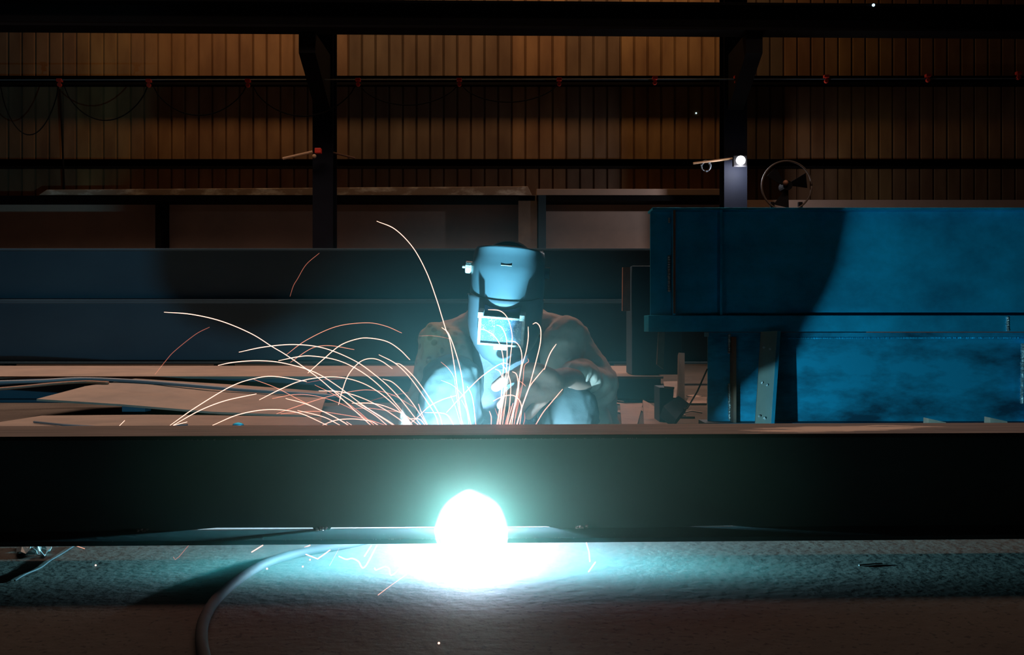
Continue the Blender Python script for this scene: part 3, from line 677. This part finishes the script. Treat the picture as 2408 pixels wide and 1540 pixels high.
# resting hand: palm, four fingers and a thumb
Yh = 2.68
def h(x_, y_, dY=0.0): return P(x_, y_, Yh + dY)
mb.chain([WR, h(1300, 897, 0.02)], [0.028, 0.033])
mb.chain([h(1300, 897, 0.01), h(1262, 893, 0)], [0.034, 0.030]); mb.chain([h(1300, 912, 0.01), h(1266, 922, 0.0)], [0.032, 0.030])
mb.chain([h(1262, 890, 0), h(1240, 905, 0.0)], [0.030, 0.026])
F = [([(1250, 893), (1215, 880), (1186, 893), (1166, 909)], [0.018, 0.0175, 0.0165, 0.0150], 0.000),
     ([(1256, 910), (1222, 912), (1198, 932), (1180, 952)], [0.019, 0.0180, 0.0170, 0.0155], -0.018),
     ([(1266, 928), (1240, 936), (1224, 955), (1213, 972)], [0.0185, 0.0175, 0.0165, 0.0150], -0.008),
     ([(1280, 936), (1264, 950), (1252, 966), (1243, 977)], [0.017, 0.016, 0.0145, 0.0130], 0.022)]
for pts_, rr, dy in F:
    mb.chain([h(a, b_, dy + (0.010 if k == 3 else 0)) for k, (a, b_) in enumerate(pts_)], rr)
mb.chain([h(1296, 884, -0.012), h(1262, 868, -0.028), h(1232, 868, -0.030), h(1212, 878, -0.024)], [0.021, 0.019, 0.0165, 0.0145])
# working hand, closed round the torch behind the girder
hc = HL
mb.ball(hc + Vector((0.01, -0.03, 0)), 0.038, 2, (1.0, 1.1, 0.8))
for k in range(4):
    a = hc + Vector((0.035 - k * 0.002, -0.02 - k * 0.019, 0.012)); mb.chain([a, a + Vector((0.022, -0.004, -0.022)), a + Vector((0.0, -0.006, -0.044))], [0.0105, 0.010, 0.009])
mb.chain([hc + Vector((-0.02, -0.03, 0.02)), hc + Vector((0.0, -0.07, 0.035)), hc + Vector((0.022, -0.085, 0.02))], [0.013, 0.011, 0.010])
worn(mb, 'body', 'skin', 0.0042, it=3)
# shirt
mb = MB()
mb.chain([Vector((-0.012, 3.02, 0.52)), Vector((-0.01, 3.03, 0.36)), Vector((0.0, 3.05, 0.24))], [0.095, 0.12, 0.13])
mb.chain([Vector((-0.07, 2.98, 0.47)), Vector((-0.075, 2.93, 0.3))], [0.05, 0.05])
worn(mb, 'shirt', 'shirt_cloth', 0.007, it=5, disp=(0.02, 0.09))
# jacket
mb = MB()
mb.chain([Vector((-0.01, 3.14, 0.50)), Vector((0, 3.24, 0.38)), Vector((0, 3.34, 0.22))], [0.135, 0.165, 0.175])
mb.chain([SL + Vector((0.02, 0.03, 0.0)), Vector((-0.015, 3.10, 0.555)), SR + Vector((-0.02, 0.03, 0.0))], [0.078, 0.070, 0.078])
mb.chain([Vector((-0.09, 3.08, 0.55)), P(1115, 748, 3.06)], [0.042, 0.030])
mb.chain([SL, P(1018, 880, 3.03), EL], [0.076, 0.060, 0.056])
mb.chain([EL, WL + Vector((-0.01, 0.01, 0.0))], [0.054, 0.034])
mb.chain([SR, P(1364, 850, 3.08), ER], [0.078, 0.070, 0.062])
mb.chain([ER, P(1382, 892, 2.98), P(1356, 880, 2.88)], [0.062, 0.052, 0.048])
mb.chain([P(1330, 800, 3.0), P(1300, 900, 3.0)], [0.07, 0.06])
mb.chain([P(1405, 930, 3.2), P(1425, 1010, 3.30)], [0.060, 0.052]); mb.chain([P(1330, 880, 3.1), P(1400, 1010, 3.1)], [0.06, 0.06])
mb.chain([SL + Vector((0.03, -0.03, 0)), P(1085, 850, 3.0)], [0.060, 0.055])
# fold ridges
mb.chain([P(1065, 785, 3.005), P(1062, 850, 2.975)], [0.010, 0.010])
mb.chain([P(1008, 850, 2.975), P(1030, 870, 2.97)], [0.012, 0.010]); mb.chain([P(985, 880, 2.985), P(1010, 905, 2.97)], [0.011, 0.010])
mb.chain([P(1312, 790, 2.99), P(1345, 850, 2.99)], [0.010, 0.010])
worn(mb, 'jacket', 'jacket_cloth', 0.0065, it=5, disp=(0.028, 0.075))
# trousers
mb = MB()
mb.chain([HipL, KL], [0.125, 0.089]); mb.chain([HipR, KR], [0.125, 0.089]); mb.chain([HipL, HipR], [0.14, 0.14])
mb.chain([KL, P(1052, 985, 2.86), AL], [0.089, 0.092, 0.062]); mb.chain([KR, P(1332, 1012, 2.95), AR], [0.089, 0.078, 0.058])
for k in range(1, 5):
    a = P(992 - k * 1.5, 880 + k * 26, 2.845); b_ = P(1016 - k * 1.5, 860 + k * 26, 2.80)
    mb.chain([a, b_], [0.0085, 0.006])
mb.chain([P(1112, 870, 2.84), P(1125, 985, 2.86)], [0.014, 0.016]); mb.chain([P(1300, 990, 2.885), P(1340, 940, 2.87)], [0.006, 0.006])
mb.chain([P(1275, 960, 2.86), P(1285, 1010, 2.86)], [0.02, 0.02])
mb.chain([P(1390, 955, 2.95), P(1402, 990, 2.94), P(1406, 992, 2.94)], [0.012, 0.010, 0.006])
worn(mb, 'trousers', 'trouser_cloth', 0.006, it=4, disp=(0.02, 0.07))
for A_ in (AL, AR):
    mb = MB(); s_ = 1 if A_.x > 0 else -1
    mb.chain([A_ + Vector((0, 0.04, -0.02)), A_ + Vector((0, 0, 0.03))], [0.052, 0.052])
    mb.chain([A_ + Vector((0, 0.04, -0.045)), A_ + Vector((s_ * 0.012, -0.15, -0.050))], [0.044, 0.040])
    mb.box(A_.x - 0.045, A_.x + 0.045 + s_ * 0.01, A_.y - 0.19, A_.y + 0.085, 0.002, 0.02)
    worn(mb, 'boot', 'boot_leather', 0.007, it=2)

TD = Vector((0.27, 0.67, 0.69)).normalized(); T0 = ARC + Vector((0.012, 0.02, 0.012))
t = empty('welding_torch', T0); tag(t, 'welding torch held in the hand behind the front girder', 'torch')
MB().tube([Vector((0, 0, 0)), TD * 0.05], [0.009, 0.011], 12).build('nozzle', 'rust_warm_edge', t, smooth=True)
MB().tube([TD * 0.05, TD * 0.12], 0.008, 10).build('neck', 'dark_paint', t, smooth=True)
MB().tube([TD * 0.11, TD * 0.26, TD * 0.33 + Vector((-0.03, 0.03, -0.02))], 0.017, 12).build('grip', 'black_rubber', t, smooth=True)

# helmet
HM = empty('welding_mask', (0, 0, 0)); HM.parent = W
HMc = P(1190, 722, 2.86)
HM.location = HMc - WB
HM.rotation_euler = Euler((R(14), R(4.5), R(-3)), 'XYZ')
HM['label'] = 'dark plastic welding mask with a spattered window'
rows = [(0.166, 0.0935, 0.131), (0.160, 0.098, 0.136), (0.145, 0.102, 0.142), (0.115, 0.1045, 0.147), (0.06, 0.1055, 0.150), (0.0, 0.1055, 0.150), (-0.05, 0.103, 0.146), (-0.085, 0.095, 0.139), (-0.115, 0.080, 0.128), (-0.140, 0.060, 0.114), (-0.157, 0.036, 0.102), (-0.164, 0.014, 0.095)]
def interp_rows(z):
    if z >= rows[0][0]: return rows[0][1:]
    for a, b_ in zip(rows, rows[1:]):
        if a[0] >= z >= b_[0]:
            k = (a[0] - z) / (a[0] - b_[0]); return (a[1] + (b_[1] - a[1]) * k, a[2] + (b_[2] - a[2]) * k)
    return rows[-1][1:]
def shell_pt(z, t_, off=0.0):
    w_, d_ = interp_rows(z)
    sx_ = math.sin(t_); cx_ = math.cos(t_)
    x_ = (w_ + off) * math.copysign(abs(sx_) ** 0.86, sx_)
    y_ = -(d_ + off) * (abs(cx_) ** 0.80) * (1 if cx_ >= 0 else -0.3) + 0.0
    return Vector((x_, y_ + 0.02, z))
def grid(zs, t0, t1, nt_, off, topfun=None):
    mb = MB(); G = []
    for i, z in enumerate(zs):
        row = []
        for j in range(nt_ + 1):
            t_ = t0 + (t1 - t0) * j / nt_
            zf = z if topfun is None else topfun(i, t_, z)
            row.append(mb.b.verts.new(shell_pt(zf, t_, off)))
        G.append(row)
    for a, b_ in zip(G, G[1:]):
        for j in range(nt_): mb.b.faces.new((a[j], a[j + 1], b_[j + 1], b_[j]))
    return mb
zs = []
for a, b_ in zip(rows, rows[1:]):
    n_ = max(1, int((a[0] - b_[0]) / 0.012))
    zs += [a[0] + (b_[0] - a[0]) * k / n_ for k in range(n_)]
zs.append(rows[-1][0])
o = grid(zs, R(-100), R(100), 48, 0.0, lambda i, t_, z: z + (0.030 * max(0.0, math.cos(t_)) if z > 0.1 else 0.0) * min(1.0, max(0.0, (z - 0.1) / 0.06))).build('mask_shell', 'shell_plastic', HM, smooth=True)
md = o.modifiers.new('s', 'SOLIDIFY'); md.thickness = 0.003; md.offset = -1
# lower front panel standing slightly proud, with a seam
zs2 = [0.048 - k * 0.0104 for k in range(19)]
def topf(i, t_, z):
    if i == 0: return 0.048 - max(0, abs(t_) - R(60)) * 0.045
    return z
o = grid(zs2, R(-76), R(76), 40, 0.0045, topf).build('lower_panel', 'panel_plastic', HM, smooth=True)
md = o.modifiers.new('s', 'SOLIDIFY'); md.thickness = 0.0045; md.offset = -1
md = o.modifiers.new('b', 'BEVEL'); md.width = 0.001; md.limit_method = 'ANGLE'
# window frame
yf = -0.150
zc = -0.034
fr = empty('window_frame_placeholder', (0, 0, 0)); bpy.data.objects.remove(fr)
mb = MB(); WX = 0.0635; WZ = 0.041
for (a, b_, c_, d_) in ((-WX, WX, WZ - 0.006, WZ), (-WX, WX, -WZ, -WZ + 0.006), (-WX, -WX + 0.008, -WZ, WZ), (WX - 0.008, WX, -WZ, WZ)):
    mb.box(a, b_, yf - 0.006, yf + 0.03, zc + c_, zc + d_)
mb.box(-0.018, 0.018, yf - 0.005, yf + 0.02, zc - WZ - 0.011, zc - WZ)
mb.build('window_frame', 'frame_metal', HM, bevel=0.0008)['label'] = 'pale bare frame round the window'
for s_ in (-1, 1):
    MB().prism([(s_ * WX, zc + WZ), (s_ * (WX - 0.014), zc + WZ), (s_ * (WX - 0.014), zc + WZ + 0.016), (s_ * WX, zc + WZ + 0.016)], yf - 0.034, yf + 0.02).build('frame_clip', 'frame_metal', HM, bevel=0.001)
MB().box(-WX + 0.008, WX - 0.008, yf + 0.001, yf + 0.005, zc - WZ + 0.006, zc + WZ - 0.006).build('window_glass', 'lens_glass', HM)['label'] = 'dark blue glass covered in spatter'
# black plate painting in the shade above the window
mb = MB()
pts = [Vector((x_ / 10 * 0.05, yf + 0.008, zc + WZ + 0.024 - 0.012 * (1 - (x_ / 10.0) ** 2) + 0.006)) for x_ in range(-10, 11)]
mb.prism([(-0.05, zc + WZ)] + [(p.x, p.z) for p in pts] + [(0.05, zc + WZ)], yf + 0.0085, yf + 0.014)
mb.build('shade_plate', 'shade_black', HM)
MB().box(-0.014, 0.016, -0.1235, -0.116, 0.1435, 0.1450).build('vent_slot', 'frame_metal', HM, bevel=0.0004)
# side knob
mb = MB().tube([(-0.103, 0.0, 0.108), (-0.122, 0.0, 0.108)], 0.0175, 10); mb.tube([(-0.122, 0, 0.108), (-0.132, 0, 0.108)], 0.004, 8)
mb.build('adjusting_knob', 'frame_metal', HM, bevel=0.001)
mb = MB().tube([(0.103, 0.0, 0.108), (0.118, 0.0, 0.108)], 0.0175, 10); mb.build('adjusting_knob', 'band_plastic', HM, bevel=0.001)
# headband over the crown
hb = []
for k in range(25):
    a = R(-5 + 190 * k / 24); hb.append(Vector((0.082 * math.cos(a), -0.01, 0.085 + 0.103 * math.sin(a))))
mb = MB()
for dy_ in (-0.008, 0.0, 0.008): mb.tube([p + Vector((0, dy_, 0)) for p in hb], 0.0075, 8)
mb.build('headband', 'band_plastic', HM, smooth=True)

# ------------------------------------------------------------------ sparks
SPARK_MESHES = []
ORD = ['first', 'second', 'third', 'fourth', 'fifth', 'sixth', 'seventh', 'eighth', 'ninth', 'tenth', 'eleventh', 'twelfth', 'thirteenth', 'fourteenth', 'fifteenth', 'sixteenth', 'seventeenth', 'eighteenth', 'nineteenth', 'twentieth'] + ['twenty ' + w_ for w_ in ('first', 'second', 'third', 'fourth', 'fifth', 'sixth', 'seventh', 'eighth', 'ninth')] + ['thirtieth', 'thirty first', 'thirty second', 'thirty third', 'thirty fourth']
def name_rest(lst, where):
    order = sorted(range(len(lst)), key=lambda i: lst[i][0][-1][0])
    for r_, i in enumerate(order):
        p_, lab, m_ = lst[i]
        if lab is None:
            lst[i] = (p_, 'thin spark ' + ORD[r_] + ' from left by its right end, ' + where, m_)
def spark(pts2, lab, grp, m='spark_hot', r=0.0011, seed=0, to_arc=True, Yend=None, wide_end=False):
    rng = random.Random(seed * 13 + int(pts2[0][0]))
    Ye = Yend if Yend is not None else rng.uniform(2.44, 2.66)
    n = len(pts2); pts = []
    for i, (x_, y_) in enumerate(pts2):
        k = i / (n - 1) if n > 1 else 0          # 0 free end -> 1 near the girder
        reach = pts2[-1][1] > 985 and to_arc
        Yp = Ye + ((2.39 if reach else Ye + 0.03) - Ye) * k
        pts.append(P(x_, y_, Yp))
    path = smooth_path(pts, 7)
    rads = [r * (0.55 + 0.45 * math.sin(math.pi * min(1, 0.12 + 0.88 * i / (len(path) - 1)))) for i in range(len(path))]
    rads = [r * (0.6 + 0.4 * min(1.0, i / 5.0, (len(path) - 1 - i) / 5.0 + 0.4)) for i in range(len(path))]
    if to_arc and pts2[-1][1] > 985:
        a = path[-1]; path += [a.lerp(ARC + Vector((0, 0.004, 0.01)), 0.5), ARC + Vector((0, 0.004, 0.01))]; rads += [r * 0.8, r * 0.5]
    o = MB().tube(path, rads, 6).build('spark', m, smooth=True)
    return tag(o, lab, 'spark', grp)
GL = 'sparks fanning out left of the welder'
GM = 'sparks rising in front of the mask'
GK = 'sparks rising in front of the left knee'
GB = 'sparks bouncing on the floor under the front girder'
left = [
 ([(386, 734), (450, 739), (520, 755), (590, 784), (640, 815), (672, 834), (721, 868), (767, 904), (849, 979), (872, 1000)], 'longest spark, falling across the far left from highest up', 'spark_hot'),
 ([(513, 859), (548, 852), (605, 848), (663, 853), (735, 873), (790, 905), (850, 950), (925, 1000)], 'flat arched spark starting left of the pointed sheet end', 'spark_hot'),
 ([(562, 828), (620, 816), (690, 810), (760, 818), (830, 846), (880, 880), (930, 925), (990, 1000)], 'wide arched spark crossing the longest spark', 'spark_hot'),
 ([(655, 848), (700, 839), (733, 837), (790, 846), (840, 868), (890, 905), (940, 960), (970, 1000)], None, 'spark_hot'),
 ([(683, 852), (720, 826), (745, 815), (780, 813), (833, 822)], None, 'spark_warm'),
 ([(672, 835), (720, 800), (790, 768), (860, 759), (905, 766), (945, 783)], 'highest arched spark between the welder and the longest spark', 'spark_warm'),
 ([(724, 877), (760, 845), (800, 812), (840, 797), (870, 795), (910, 803), (940, 822), (964, 846)], 'tall rounded spark arch ending at the tan sleeve', 'spark_hot'),
 ([(796, 952), (806, 915), (820, 880), (845, 852), (870, 843), (895, 848), (923, 867)], 'narrow hook shaped spark arch left of the knee', 'spark_hot'),
 ([(610, 940), (660, 915), (710, 895), (775, 886), (830, 893), (880, 915), (930, 955), (965, 1000)], None, 'spark_hot'),
 ([(400, 1000), (460, 958), (542, 909), (598, 890), (646, 885), (721, 897)], 'spark arch rising from the girder at far left', 'spark_hot'),
 ([(407, 1000), (470, 965), (530, 942), (603, 926)], 'short rising spark below the far left arch', 'spark_hot'),
 ([(500, 1000), (560, 975), (630, 963), (700, 970), (770, 1000)], 'low spark arch over the pointed sheet', 'spark_hot'),
 ([(597, 892), (650, 912), (700, 938), (760, 968), (805, 990), (818, 1000)], None, 'spark_warm'),
 ([(672, 937), (720, 950), (780, 977), (820, 1000)], None, 'spark_hot'),
 ([(650, 973), (700, 955), (770, 933), (830, 920), (870, 917), (920, 927), (975, 958)], None, 'spark_warm'),
 ([(750, 919), (800, 921), (850, 935), (900, 960), (945, 990), (955, 1000)], None, 'spark_hot'),
 ([(828, 948), (870, 948), (905, 955), (950, 975), (985, 1000)], None, 'spark_hot'),
 ([(640, 937), (700, 927), (760, 935), (820, 958), (865, 988), (880, 1000)], None, 'spark_warm'),
 ([(660, 973), (740, 967), (800, 974), (860, 985), (907, 1000)], None, 'spark_warm'),
 ([(757, 1000), (790, 988), (830, 985), (870, 990), (890, 1000)], None, 'spark_hot'),
 ([(837, 960), (872, 960), (909, 965), (940, 968)], None, 'spark_warm'),
 ([(844, 949), (872, 965), (907, 986), (928, 1000)], None, 'spark_hot'),
 ([(780, 915), (830, 945), (880, 975), (910, 1000)], None, 'spark_hot'),
 ([(740, 905), (790, 930), (840, 965), (880, 1000)], None, 'spark_warm'),
 ([(700, 965), (760, 980), (800, 1000)], None, 'spark_hot'),
 ([(815, 992), (828, 1000)], None, 'spark_hot'),
 ([(900, 891), (925, 900), (960, 935), (985, 970), (1004, 1000)], None, 'spark_hot'),
 ([(891, 834), (929, 854), (961, 884), (994, 929), (1023, 975), (1031, 1000)], 'outer of two parallel sparks crossing the grey sleeve', 'spark_hot'),
 ([(929, 854), (945, 859), (977, 890), (1010, 936), (1033, 975), (1040, 1000)], 'inner of two parallel sparks crossing the grey sleeve', 'spark_hot'),
 ([(364, 881), (390, 848), (411, 825), (460, 786), (493, 769)], 'faint red spark alone at far left below the longest one', 'spark_faint'),
 ([(682, 697), (690, 672), (700, 655), (720, 622), (751, 595)], 'lone reddish spark high up left of the welder', 'spark_faint'),
 ([(281, 1001), (293, 989)], 'tiny short spark at the far left on the girder edge', 'spark_hot'),
 ([(409, 1000), (440, 992)], 'tiny flat spark beside the foot of the far left arch', 'spark_hot'),
 ([(720, 900), (760, 893), (810, 890)], None, 'spark_faint'),
 ([(865, 945), (905, 933), (960, 923)], None, 'spark_faint'),
]
name_rest(left, 'left of the welder')
for k, (pts_, lab, m_) in enumerate(left):
    spark(pts_, lab or 'thin curved spark among the crossing sparks left of the welder', GL, m_, 0.00105 if m_ == 'spark_hot' else 0.0008, k, to_arc='tiny' not in (lab or ''))
mask = [
 ([(1148, 728), (1173, 730), (1188, 740), (1198, 759), (1204, 786), (1204, 805), (1201, 833), (1197, 870), (1190, 908), (1180, 965), (1177, 1000)], 'spark curling over the top edge of the mask window', 'spark_hot'),
 ([(1168, 764), (1179, 769), (1188, 786), (1192, 808), (1192, 852), (1188, 899), (1180, 955), (1174, 1000)], 'spark curling across the middle of the mask window', 'spark_hot'),
 ([(1127, 774), (1141, 776), (1160, 788), (1173, 805), (1180, 824), (1184, 852), (1182, 889), (1177, 946), (1168, 1000)], 'spark curling in from the left edge of the mask window', 'spark_hot'),
 ([(1192, 802), (1209, 803), (1220, 812), (1226, 827), (1227, 848), (1222, 886), (1218, 927), (1209, 965), (1196, 1000)], 'spark arching just under the mask window', 'spark_hot'),
 ([(1242, 768), (1242, 795), (1237, 827), (1229, 855), (1222, 889), (1216, 923), (1203, 1000)], 'straight spark along the right side of the mask window', 'spark_hot'),
 ([(1253, 762), (1261, 759), (1269, 767), (1272, 782), (1270, 810), (1261, 848), (1250, 889), (1241, 920), (1226, 961), (1214, 1000)], 'hooked spark along the right edge of the mask', 'spark_hot'),
 ([(1308, 809), (1297, 825), (1289, 842), (1280, 869)], 'short bright spark above the wrist right of the mask', 'spark_hot'),
 ([(1279, 867), (1263, 886), (1244, 912), (1229, 953), (1220, 984), (1216, 1000)], 'spark with a forked tip crossing the resting hand', 'spark_hot'),
 ([(1323, 915), (1295, 948), (1277, 970), (1259, 1000)], 'straight slanting spark over the right knee', 'spark_hot'),
 ([(1180, 856), (1190, 869), (1197, 886), (1201, 908), (1198, 955), (1190, 1000)], None, 'spark_hot'),
 ([(1205, 874), (1213, 878), (1217, 889), (1218, 908), (1213, 937), (1199, 1000)], None, 'spark_hot'),
 ([(1160, 943), (1180, 933), (1203, 929), (1218, 937), (1225, 950), (1226, 968), (1222, 1000)], 'low rounded spark arch under the resting hand', 'spark_hot'),
 ([(1165, 868), (1175, 873), (1180, 886), (1182, 901), (1177, 955), (1170, 1000)], None, 'spark_hot'),
 ([(1241, 843), (1243, 850), (1233, 861), (1229, 900), (1219, 950), (1208, 1000)], None, 'spark_warm'),
 ([(1050, 970), (1088, 929), (1127, 890), (1162, 864), (1182, 854), (1195, 856)], 'long slanting spark rising from the left knee to the hand', 'spark_hot'),
 ([(1151, 967), (1155, 980), (1155, 1000)], None, 'spark_hot'),
 ([(1233, 970), (1234, 985), (1230, 1000)], None, 'spark_warm'),
 ([(1164, 960), (1172, 982), (1176, 1000)], None, 'spark_warm'),
 ([(1222, 896), (1230, 902), (1236, 908)], None, 'spark_warm'),
]
for k in range(7):
    x_ = 1176 + k * 5.5; top_ = 955 - random.uniform(0, 70)
    mask.append(([(x_ + 14 + random.uniform(-3, 6), top_), (x_ + 6, (top_ + 1000) / 2), (x_, 1000)], None, 'spark_hot' if k % 2 else 'spark_warm'))
name_rest(mask, 'below the mask')
for k, (pts_, lab, m_) in enumerate(mask):
    spark(pts_, lab or 'thin upright spark in the bundle below the mask', GM, m_, 0.00105 if m_ == 'spark_hot' else 0.0008, 50 + k, Yend=random.uniform(2.42, 2.52))
knee = [
 ([(886, 520), (929, 539), (971, 582), (1003, 640), (1026, 702), (1039, 744), (1049, 776), (1057, 796), (1067, 851), (1075, 910), (1086, 1000)], 'tallest spark, falling from above the shoulder left of the mask', 'spark_hot'),
 ([(1039, 770), (1055, 785), (1072, 830), (1085, 880), (1095, 950), (1108, 1000)], 'bright curved spark across the tan shoulder and left knee', 'spark_hot'),
 ([(962, 998), (985, 978), (1010, 955), (1042, 939), (1073, 930)], 'rising curved spark low across the left knee', 'spark_hot'),
 ([(1037, 851), (1054, 866), (1067, 886), (1071, 911), (1078, 959), (1090, 1000)], None, 'spark_warm'),
 ([(1037, 894), (1063, 905), (1082, 922), (1093, 939), (1101, 967), (1107, 1000)], None, 'spark_warm'),
 ([(1099, 909), (1108, 926), (1114, 954), (1119, 1000)], None, 'spark_hot'),
 ([(999, 970), (1037, 971), (1054, 978), (1067, 1000)], 'low flat spark arch over the left shin', 'spark_hot'),
 ([(986, 790), (1011, 789), (1037, 792), (1059, 797)], 'faint flat spark across the tan shoulder', 'spark_faint'),
 ([(984, 950), (992, 972), (1006, 1000)], None, 'spark_hot'),
 ([(1060, 930), (1072, 960), (1084, 1000)], None, 'spark_warm'),
 ([(1085, 940), (1097, 965), (1103, 1000)], None, 'spark_warm'),
 ([(958, 985), (985, 985), (1000, 1000)], None, 'spark_hot'),
]
name_rest(knee, 'over the left knee')
for k, (pts_, lab, m_) in enumerate(knee):
    spark(pts_, lab or 'thin upright spark in front of the left knee', GK, m_, 0.00105 if m_ == 'spark_hot' else 0.0008, 90 + k)
floor_s = [
 ([(443, 1283), (421, 1309), (412, 1316), (408, 1310)], 'faint spark bouncing on the floor, leftmost of the streaks', 'spark_faint'),
 ([(618, 1282), (592, 1298)], 'short slanting spark under the girder left of the cable', 'spark_hot'),
 ([(729, 1282), (699, 1295), (685, 1301), (676, 1309)], 'forked spark crossing the welding cable', 'spark_hot'),
 ([(792, 1282), (747, 1314), (716, 1302), (711, 1304)], 'sharp V shaped spark beside the welding cable', 'spark_hot'),
 ([(886, 1283), (857, 1334), (843, 1320), (828, 1313), (814, 1315), (797, 1308)], 'bouncing spark with a rounded rebound, left of centre', 'spark_hot'),
 ([(873, 1283), (857, 1308)], 'short straight spark next to the rounded rebound', 'spark_hot'),
 ([(986, 1283), (926, 1350), (915, 1336), (903, 1333), (885, 1340), (881, 1336)], 'long bouncing spark just left of the arc glare', 'spark_hot'),
 ([(1051, 1284), (917, 1378), (889, 1399)], 'long straight spark running from the glare to lower left', 'spark_warm'),
 ([(1101, 1300), (1096, 1368)], 'straight spark dropping below the glare to the floor', 'spark_hot'),
 ([(1157, 1300), (1156, 1343)], 'short upright spark under the right of the glare', 'spark_hot'),
 ([(1261, 1279), (1254, 1345), (1243, 1333), (1223, 1330)], 'bouncing spark right of the glare', 'spark_hot'),
 ([(1379, 1276), (1385, 1298), (1387, 1320)], 'rightmost falling spark under the girder', 'spark_hot'),
 ([(1400, 1322), (1384, 1344)], 'small spark rebound at the far right of the streaks', 'spark_hot'),
 ([(178, 1283), (199, 1290)], 'tiny orange spark at far left under the girder', 'spark_warm'),
 ([(1075, 1371), (1086, 1373), (1101, 1371)], 'flat splash of sparks on the floor below the glare', 'spark_hot'),
 ([(797, 1290), (775, 1330)], 'faint straight spark left of the rounded rebound', 'spark_faint'),
]
for k, (pts_, lab, m_) in enumerate(floor_s):
    path = smooth_path([PF(x_, y_, 0.006) for x_, y_ in pts_], 5) if len(pts_) > 4 else [PF(x_, y_, 0.006) for x_, y_ in pts_]
    rr = 0.0022 if 'splash' in lab else (0.0012 if m_ == 'spark_hot' else 0.0008)
    tag(MB().tube(path, rr, 6).build('spark', m_, smooth=True), lab, 'spark', GB)
for (x_, y_), lab in zip(((628, 1337), (712, 1332), (225, 1329), (1032, 1512), (1262, 1352), (947, 1346), (729, 1316)), ('glowing droplet on the welding cable', 'glowing droplet on the floor right of the cable', 'glowing droplet alone on the floor at far left', 'glowing droplet alone near the bottom edge', 'glowing droplet at the foot of the spark right of the glare', 'glowing droplet left of the glare', 'small glowing droplet by the V shaped spark')):
    tag(MB().ball(PF(x_, y_, 0.004 if x_ != 628 else 0.026), 0.0019, 2).build('molten_droplet', 'spark_hot', smooth=True), lab, 'droplet', 'glowing droplets on the floor')

# ------------------------------------------------------------------ arc bloom and smoke
AC = P(1108, 1240, 2.10)  # glowing ball added in front of the web for the arc's bloom
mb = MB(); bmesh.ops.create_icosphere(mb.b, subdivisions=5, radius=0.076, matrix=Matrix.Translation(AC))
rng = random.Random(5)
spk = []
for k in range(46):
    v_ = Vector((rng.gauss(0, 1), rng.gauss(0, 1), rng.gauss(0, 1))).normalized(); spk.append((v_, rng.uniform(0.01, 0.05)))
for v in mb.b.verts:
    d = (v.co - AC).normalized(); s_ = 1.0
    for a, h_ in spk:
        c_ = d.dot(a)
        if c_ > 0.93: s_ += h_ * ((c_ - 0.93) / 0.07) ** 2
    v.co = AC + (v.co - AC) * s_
tag(mb.build('arc_bloom_ball', 'arc_bloom', smooth=True), 'white ball added for the arc bloom at the foot of the front girder', 'welding arc')

def puff(name, mname, loc, rad, dens, col, lab, power=2.0):
    m = bpy.data.materials.new(mname); m.use_nodes = True
    nt = m.node_tree; N = nt.nodes; L = nt.links; N.remove(N['Principled BSDF'])
    vs = N.new('ShaderNodeVolumeScatter'); vs.inputs['Color'].default_value = rgb(col)
    tc = N.new('ShaderNodeTexCoord'); vl = N.new('ShaderNodeVectorMath'); vl.operation = 'LENGTH'
    L.new(tc.outputs['Object'], vl.inputs[0])
    def mth(op, a, b_):
        q = N.new('ShaderNodeMath'); q.operation = op; q.use_clamp = op == 'SUBTRACT'
        for i, k in enumerate((a, b_)):
            if isinstance(k, (int, float)): q.inputs[i].default_value = k
            else: L.new(k, q.inputs[i])
        return q.outputs[0]
    L.new(mth('MULTIPLY', mth('POWER', mth('SUBTRACT', 1.0, vl.outputs['Value']), power), dens), vs.inputs['Density'])
    L.new(vs.outputs[0], N['Material Output'].inputs['Volume'])
    MATS[mname] = m
    o = MB().ball((0, 0, 0), 1.0, 4).build(name, mname, smooth=True)
    o.location = loc; o.scale = rad
    return tag(o, lab, 'smoke', kind='stuff')
puff('welding_smoke', 'smoke', (-0.08, 2.42, 0.25), (0.62, 0.66, 0.6), 0.075, (0.55, 0.92, 0.92), 'thin pale smoke hanging round the welder', 1.3)
puff('welding_smoke', 'glare_haze', (-0.09, 2.04, 0.13), (0.85, 0.26, 0.52), 6.5, (0.22, 1.0, 0.90), 'teal haze puff added to spread the glare round the arc', 1.8)  # haze added to carry the arc's veiling glare across the web
